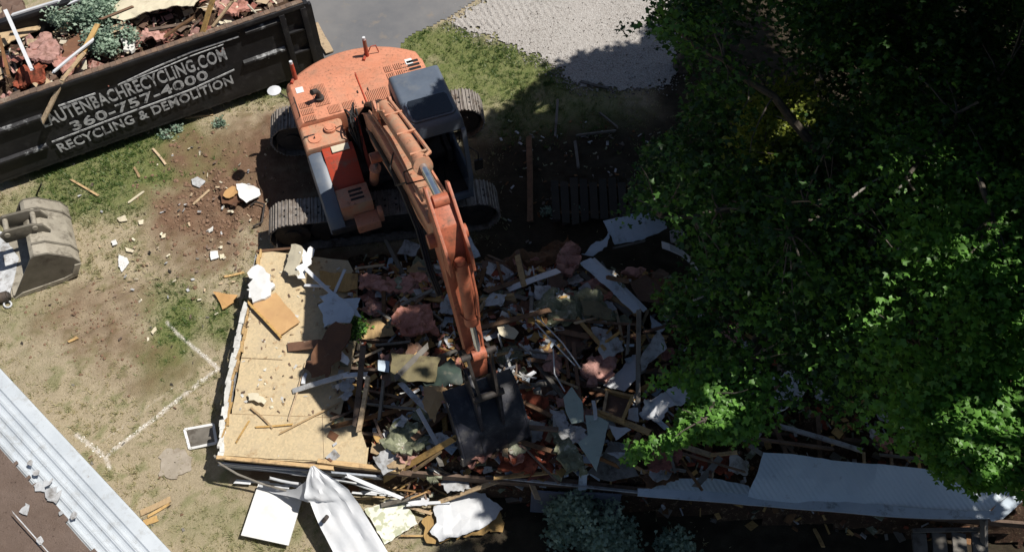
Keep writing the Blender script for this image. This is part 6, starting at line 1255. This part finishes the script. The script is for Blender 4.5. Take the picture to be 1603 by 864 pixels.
def tree(name, label, base, centre, rad, ncl, leafn, leafS, mat='leaf', group=None, trunk=.18, spread=.34, lean=None, view=True, seed=1, nlimb=9, tonemu=.18, flat_=.75, lumpy=.495, extra=None):
    global RNG; RNG = np.random.default_rng(seed); random.seed(seed)
    base = Vector(base); root = empty(name, base, label, 'tree' if 'shrub' not in name else 'shrub', group)
    cc = np.array(centre); rr = np.array(rad)
    v = RNG.normal(0, 1, (ncl, 3)); v /= np.linalg.norm(v, axis=1)[:, None]; q = RNG.random(ncl) ** (1 / 2.2); cl = cc + v * rr * q[:, None]
    lump = fbm(cl[:, 0] * 1.1 + cl[:, 2] * .6, cl[:, 1] * 1.1 - cl[:, 2] * .4, 3, seed + 3); cl = cl[lump > lumpy]; cl = cl[cl[:, 2] > .5]
    k0 = carve(cl, view); cl = cl[k0]
    if extra: 
        ex_ = []
        for (x, y, z, r) in extra:
            p = P(x, y, z)
            for _ in range(max(3, int(240 * r * r))):
                a_ = random.uniform(0, 6.283); q_ = r * 1.1 * math.sqrt(random.random()); ex_.append((p.x + q_ * math.cos(a_), p.y + q_ * math.sin(a_), z + random.uniform(-.3, .1)))
        cl = np.concatenate([cl, np.array(ex_)])
    if len(cl) == 0: cl = cc[None]
    ne = len(ex_) if extra else 0
    N = len(cl) * leafn; idx = np.repeat(np.arange(len(cl)), leafn); ctone = RNG.normal(tonemu, .24, len(cl))
    if ne: ctone[-ne:] = RNG.normal(.72, .15, ne)  # sprays at sunlit spots: sunlight painted in as a lighter leaf tone
    Pn = cl[idx] + RNG.normal(0, 1, (N, 3)) * np.array([spread, spread, spread * .5]); k = carve(Pn, view, False); Pn = Pn[k]; idx = idx[k]; N = len(Pn)
    an = RNG.uniform(0, 6.283, N); el = RNG.normal(-.25, .4, N); Dn = np.stack([np.cos(an) * np.cos(el), np.sin(an) * np.cos(el), np.sin(el)], -1)
    up = np.stack([RNG.normal(.15, .45, N), RNG.normal(0, .45, N), np.ones(N)], -1); U = up - Dn * (up * Dn).sum(1)[:, None]; U /= np.linalg.norm(U, axis=1)[:, None]
    S = RNG.uniform(.55, 1.45, N) * leafS; tone = np.clip(ctone[idx] + RNG.normal(0, .14, N), 0, 1)
    me = leafmesh('crown', Pn - np.array(base), Dn, U, S, S * RNG.uniform(.8, 1.05, N), tone, MT[mat]); o = bpy.data.objects.new('crown', me); C.objects.link(o); o.parent = root
    if extra: pass
    # trunk, limbs and twigs
    def curve(a, b, r0, r1, sag, n=6):
        pts = []; rs = []; off = Vector((random.gauss(0, .1), random.gauss(0, .1), sag)) * (b - a).length
        for i in range(n + 1):
            t = i / n; pts.append(a.lerp(b, t) + off * t * (1 - t) * 1.2 + Vector((random.gauss(0, 1), random.gauss(0, 1), random.gauss(0, 1))) * .012 * (b - a).length * (0 < i < n)); rs.append(r0 + (r1 - r0) * t)
        return pts, rs
    top = Vector((base.x * .75 + centre[0] * .25, base.y * .75 + centre[1] * .25, max(.6, centre[2] - rad[2] * .35)))
    mb = MB(); pts, rs = curve(base - Vector((0, 0, .1)), top, trunk, trunk * .6, 0, 7); rs[0] *= 1.35; mb.tube(pts, rs, 12); mb.build('trunk', MT['bark'], root, smooth=True)
    C_ = cl[RNG.permutation(len(cl))[:nlimb]]; ends = [Vector(p) for p in C_]; LP = []
    def okp(p):                                  # a limb may not leave the crown's own outline
        a_ = np.array([tuple(p)]); return bool(carve(a_, view, False)[0])
    for e in ends:
        if not okp(e) or trunk < .06: continue
        st_ = pts[random.choice((-1, -2, -3))]; p2, r2 = curve(Vector(st_), e, trunk * .42, trunk * .10, random.uniform(.0, .15), 8)
        mb = MB(); mb.tube(p2, r2, 8); mb.build('limb', MT['bark'], root, smooth=True); LP += p2[3:]
    if LP:
        A_ = np.array([tuple(p) for p in LP]); mb = MB(); cnt = 0
        for p in cl[::max(1, len(cl) // 150)]:
            j = int(np.argmin(((A_ - p) ** 2).sum(1))); a_ = Vector(A_[j]); b_ = Vector(p)
            if .2 < (a_ - b_).length < 1.2: p3, r3 = curve(a_, b_, .016, .005, .1, 4); mb.tube(p3, r3, 5); cnt += 1
        if cnt: o = mb.build('twigs', MT['bark'], root); o['kind'] = 'stuff'
    return root
T = 'broadleaf_tree'
tree(T, 'wide leafy tree whose low branches hang over the right half of the wreck', (5.2, 7.9, 0), (3.6, 7.3, 5.0), (3.0, 3.2, 2.3), 1700, 76, .068, spread=.26, extra=[s for s in SPOTS if 1020 < s[0] < 1300 and s[1] > 290 or 1340 < s[0] < 1400 and 450 < s[1]], seed=11, nlimb=14, trunk=.2)
tree(T, 'tree with thin grey trunk beside the gravel at the top right', (3.85, 14.6, 0), (4.3, 13.0, 5.6), (3.2, 3.2, 2.8), 1000, 80, .062, spread=.28, extra=[s for s in SPOTS if s[0] > 1300 and s[1] < 100], seed=12, nlimb=10)
tree(T, 'dense tree filling the right picture edge at mid height', (7.6, 9.6, 0), (6.4, 9.0, 5.6), (3.0, 3.4, 3.0), 1500, 80, .060, spread=.27, extra=[s for s in SPOTS if s[0] > 1420 and 200 < s[1] < 600], seed=13, nlimb=12, trunk=.22)
tree(T, 'tree at the lower right with the brightest green spray above the ribbed sheet', (6.9, 5.8, 0), (5.2, 5.6, 5.3), (2.2, 1.7, 1.8), 1000, 84, .058, spread=.27, extra=[s for s in SPOTS if s[0] > 1400 and s[1] >= 600], seed=14, tonemu=.45, nlimb=9)
tree('young_maple', 'small tree with yellow-green leaves in the middle of the dark foliage', (3.9, 10.2, 0), (3.15, 9.9, 4.4), (.75, .65, .5), 110, 70, .056, spread=.2, mat='leafy', extra=[s for s in SPOTS if 1190 < s[0] < 1250 and s[1] < 250], seed=15, nlimb=6, trunk=.07, tonemu=.5)
tree(T, 'low bushy tree behind the wreck, left of the trunk by the gravel', (3.2, 10.6, 0), (3.4, 10.3, 2.6), (2.2, 1.7, 1.5), 600, 80, .062, spread=.28, seed=16, nlimb=8, trunk=.1)
tree(T, 'low spray of pale leaves overhanging the south edge of the heap', (4.6, 6.3, 0), (2.6, 6.0, 3.6), (1.6, .9, .7), 200, 64, .064, spread=.2, extra=[s for s in SPOTS if s[0] < 1115 and s[1] > 600], seed=17, nlimb=3, trunk=.05, tonemu=.4)
tree('tall_broadleaf_tree', 'tall tree standing outside the right picture edge, shading the middle', (12.0, 9.4, 0), (10.4, 9.4, 12.5), (3.6, 5.0, 4.8), 1300, 26, .20, seed=21, lumpy=.30, view='out', nlimb=12, trunk=.32, spread=.5)
tree('tall_broadleaf_tree', 'tall tree outside the picture at the upper right, shading the yard', (9.5, 15.5, 0), (7.8, 14.6, 11.5), (4.4, 4.0, 4.4), 1200, 26, .20, seed=22, lumpy=.30, view='out', nlimb=12, trunk=.32, spread=.5)
tree('tall_broadleaf_tree', 'tall tree outside the lower right corner, shading the south side', (9.2, 3.4, 0), (6.8, 3.4, 9.4), (4.2, 3.4, 4.0), 1500, 26, .20, seed=23, lumpy=.30, view='out', nlimb=12, trunk=.3, spread=.5)
tree('tall_broadleaf_tree', 'leaning tall tree above the wreck, its crown outside the picture top', (8.6, 12.3, 0), (4.6, 11.6, 9.4), (3.4, 2.2, 1.9), 750, 26, .18, seed=24, lumpy=.30, view='out', nlimb=12, trunk=.25, spread=.45)
tree('tall_broadleaf_tree', 'tall spreading tree above the right half of the wreck, outside the picture', (9.4, 7.2, 0), (6.0, 7.4, 11.3), (3.6, 3.6, 2.4), 1400, 30, .17, seed=25, nlimb=12, trunk=.3, spread=.42, lumpy=.30, view='out')
T3_ = bpy.data.objects['broadleaf_tree']; BR = [((1330, 312), (1365, 285), (1402, 266), 5.6), ((1378, 210), (1410, 196), (1442, 184), 5.8), ((1398, 302), (1420, 284), (1436, 276), 5.8), ((1425, 48), (1450, 30), (1470, 16), 5.2), ((1240, 500), (1255, 485), (1272, 470), 4.8), ((1290, 130), (1255, 60), (1245, 25), 4.2), ((1405, 402), (1408, 385), (1412, 372), 6.0), ((1570, 105), (1585, 90), (1598, 75), 5.6), ((1085, 470), (1105, 463), (1130, 455), 4.2)]
for A_, B_, C__, z_ in BR:
    mb = MB(); mb.tube([P(*A_, z_), P(*B_, z_ + .05), P(*C__, z_)], [.018, .013, .006], 6); o_ = mb.build('bare_branch', MT['bark2'], None, smooth=True); o_.parent = T3_; o_.location = WO[o_.name] - WO[T3_.name]
RNG = np.random.default_rng(5)
def shrub(name, label, base, centre, rad, ncl, leafn, S, seed, spread=.10, tonemu=.5, mat='leafb', zmin=.05):
    global RNG; RNG = np.random.default_rng(seed); random.seed(seed); base = Vector(base); root = empty(name, base, label, 'shrub')
    v = RNG.normal(0, 1, (ncl, 3)); v /= np.linalg.norm(v, axis=1)[:, None]; cl = np.array(centre) + v * np.array(rad) * (RNG.random(ncl) ** .4)[:, None]; cl[:, 2] = np.maximum(cl[:, 2], zmin)
    lump = fbm(cl[:, 0] * 2.2, cl[:, 1] * 2.2, 3, seed); thr = min(.47, float(np.quantile(lump, .45))); cl = cl[lump >= thr]; idx = np.repeat(np.arange(len(cl)), leafn); N = len(idx)
    Pn = cl[idx] + RNG.normal(0, 1, (N, 3)) * spread; an = RNG.uniform(0, 6.283, N); el = RNG.normal(.2, .5, N); Dn = np.stack([np.cos(an) * np.cos(el), np.sin(an) * np.cos(el), np.sin(el)], -1)
    up = np.stack([RNG.normal(0, .5, N), RNG.normal(0, .5, N), np.ones(N)], -1); U = up - Dn * (up * Dn).sum(1)[:, None]; U /= np.linalg.norm(U, axis=1)[:, None]
    Sz = RNG.uniform(.7, 1.3, N) * S; tone = np.clip(RNG.normal(tonemu, .25, len(cl))[idx] + RNG.normal(0, .15, N), 0, 1)
    me = leafmesh('foliage', Pn - np.array(base), Dn, U, Sz, Sz * .8, tone, MT[mat]); o = bpy.data.objects.new('foliage', me); C.objects.link(o); o.parent = root
    mb = MB()
    for p in cl[::max(1, len(cl) // 14)]: mb.tube([base + Vector((random.gauss(0, .04), random.gauss(0, .04), 0)), base.lerp(Vector(p), .5) + Vector((0, 0, .08)), Vector(p)], [.02, .014, .006], 6)
    mb.build('stem', MT['bark'], root); return root
b = P(925, 850, 0); c = P(925, 830, .55)
shrub('garden_shrub', 'bluish-green shrub growing at the foot of the south wall, the larger one', b, c, (.62, .56, .5), 240, 26, .065, 31, .075, .65)
c = P(885, 798, .5); shrub('garden_shrub', 'small bluish side shoot left of the larger shrub', P(892, 815, 0), c, (.22, .18, .2), 34, 32, .06, 32)
c = P(1050, 852, .4); shrub('garden_shrub', 'small bluish-green shrub at the bottom picture edge right of the larger one', P(1050, 868, 0), c, (.26, .26, .3), 60, 32, .06, 33)
c = P(972, 848, .45); shrub('garden_shrub', 'narrow bluish shrub touching the right side of the larger one', P(972, 862, 0), c, (.22, .25, .25), 50, 32, .06, 34)
c = PH(560, 518, .25); shrub('torn_off_sprig', 'green leafy sprig lying on the debris by the star-shaped panel', PH(560, 540, .1), c, (.12, .26, .05), 20, 20, .06, 35, .06, .3, 'leaf', .9)
for i, (x, y, r, l) in enumerate(((120, 18, .5, 'bluish-green branches in the container load, upper left mass'), (172, 62, .45, 'bluish-green branches in the container load, mass at the near rim'), (150, 20, .35, 'bluish-green branches in the container load, between the two masses'))):
    c = DC(x, y, .2); shrub('cut_branches', l, c, c + Vector((0, 0, .05)), (r * 1.2, r * .9, .18), 130, 26, .055, 40 + i, .07, .75, 'leafb', 1.5)
for i in range(5):
    c = P(*[(275, 205), (262, 214), (345, 196), (850, 335), (905, 335)][i], 0); shrub('weed_tuft', ['pale weeds at the foot of the container, right of the lettering end', 'pale weeds at the foot of the container, the lower tuft', 'small green weed between container and track', 'pale weeds behind the heap beside the track', 'pale weeds behind the heap under the panel'][i], c, c + Vector((0, 0, .06)), (.16, .10, .06), 16, 16, .04, 60 + i, .04, .6, 'leafb')
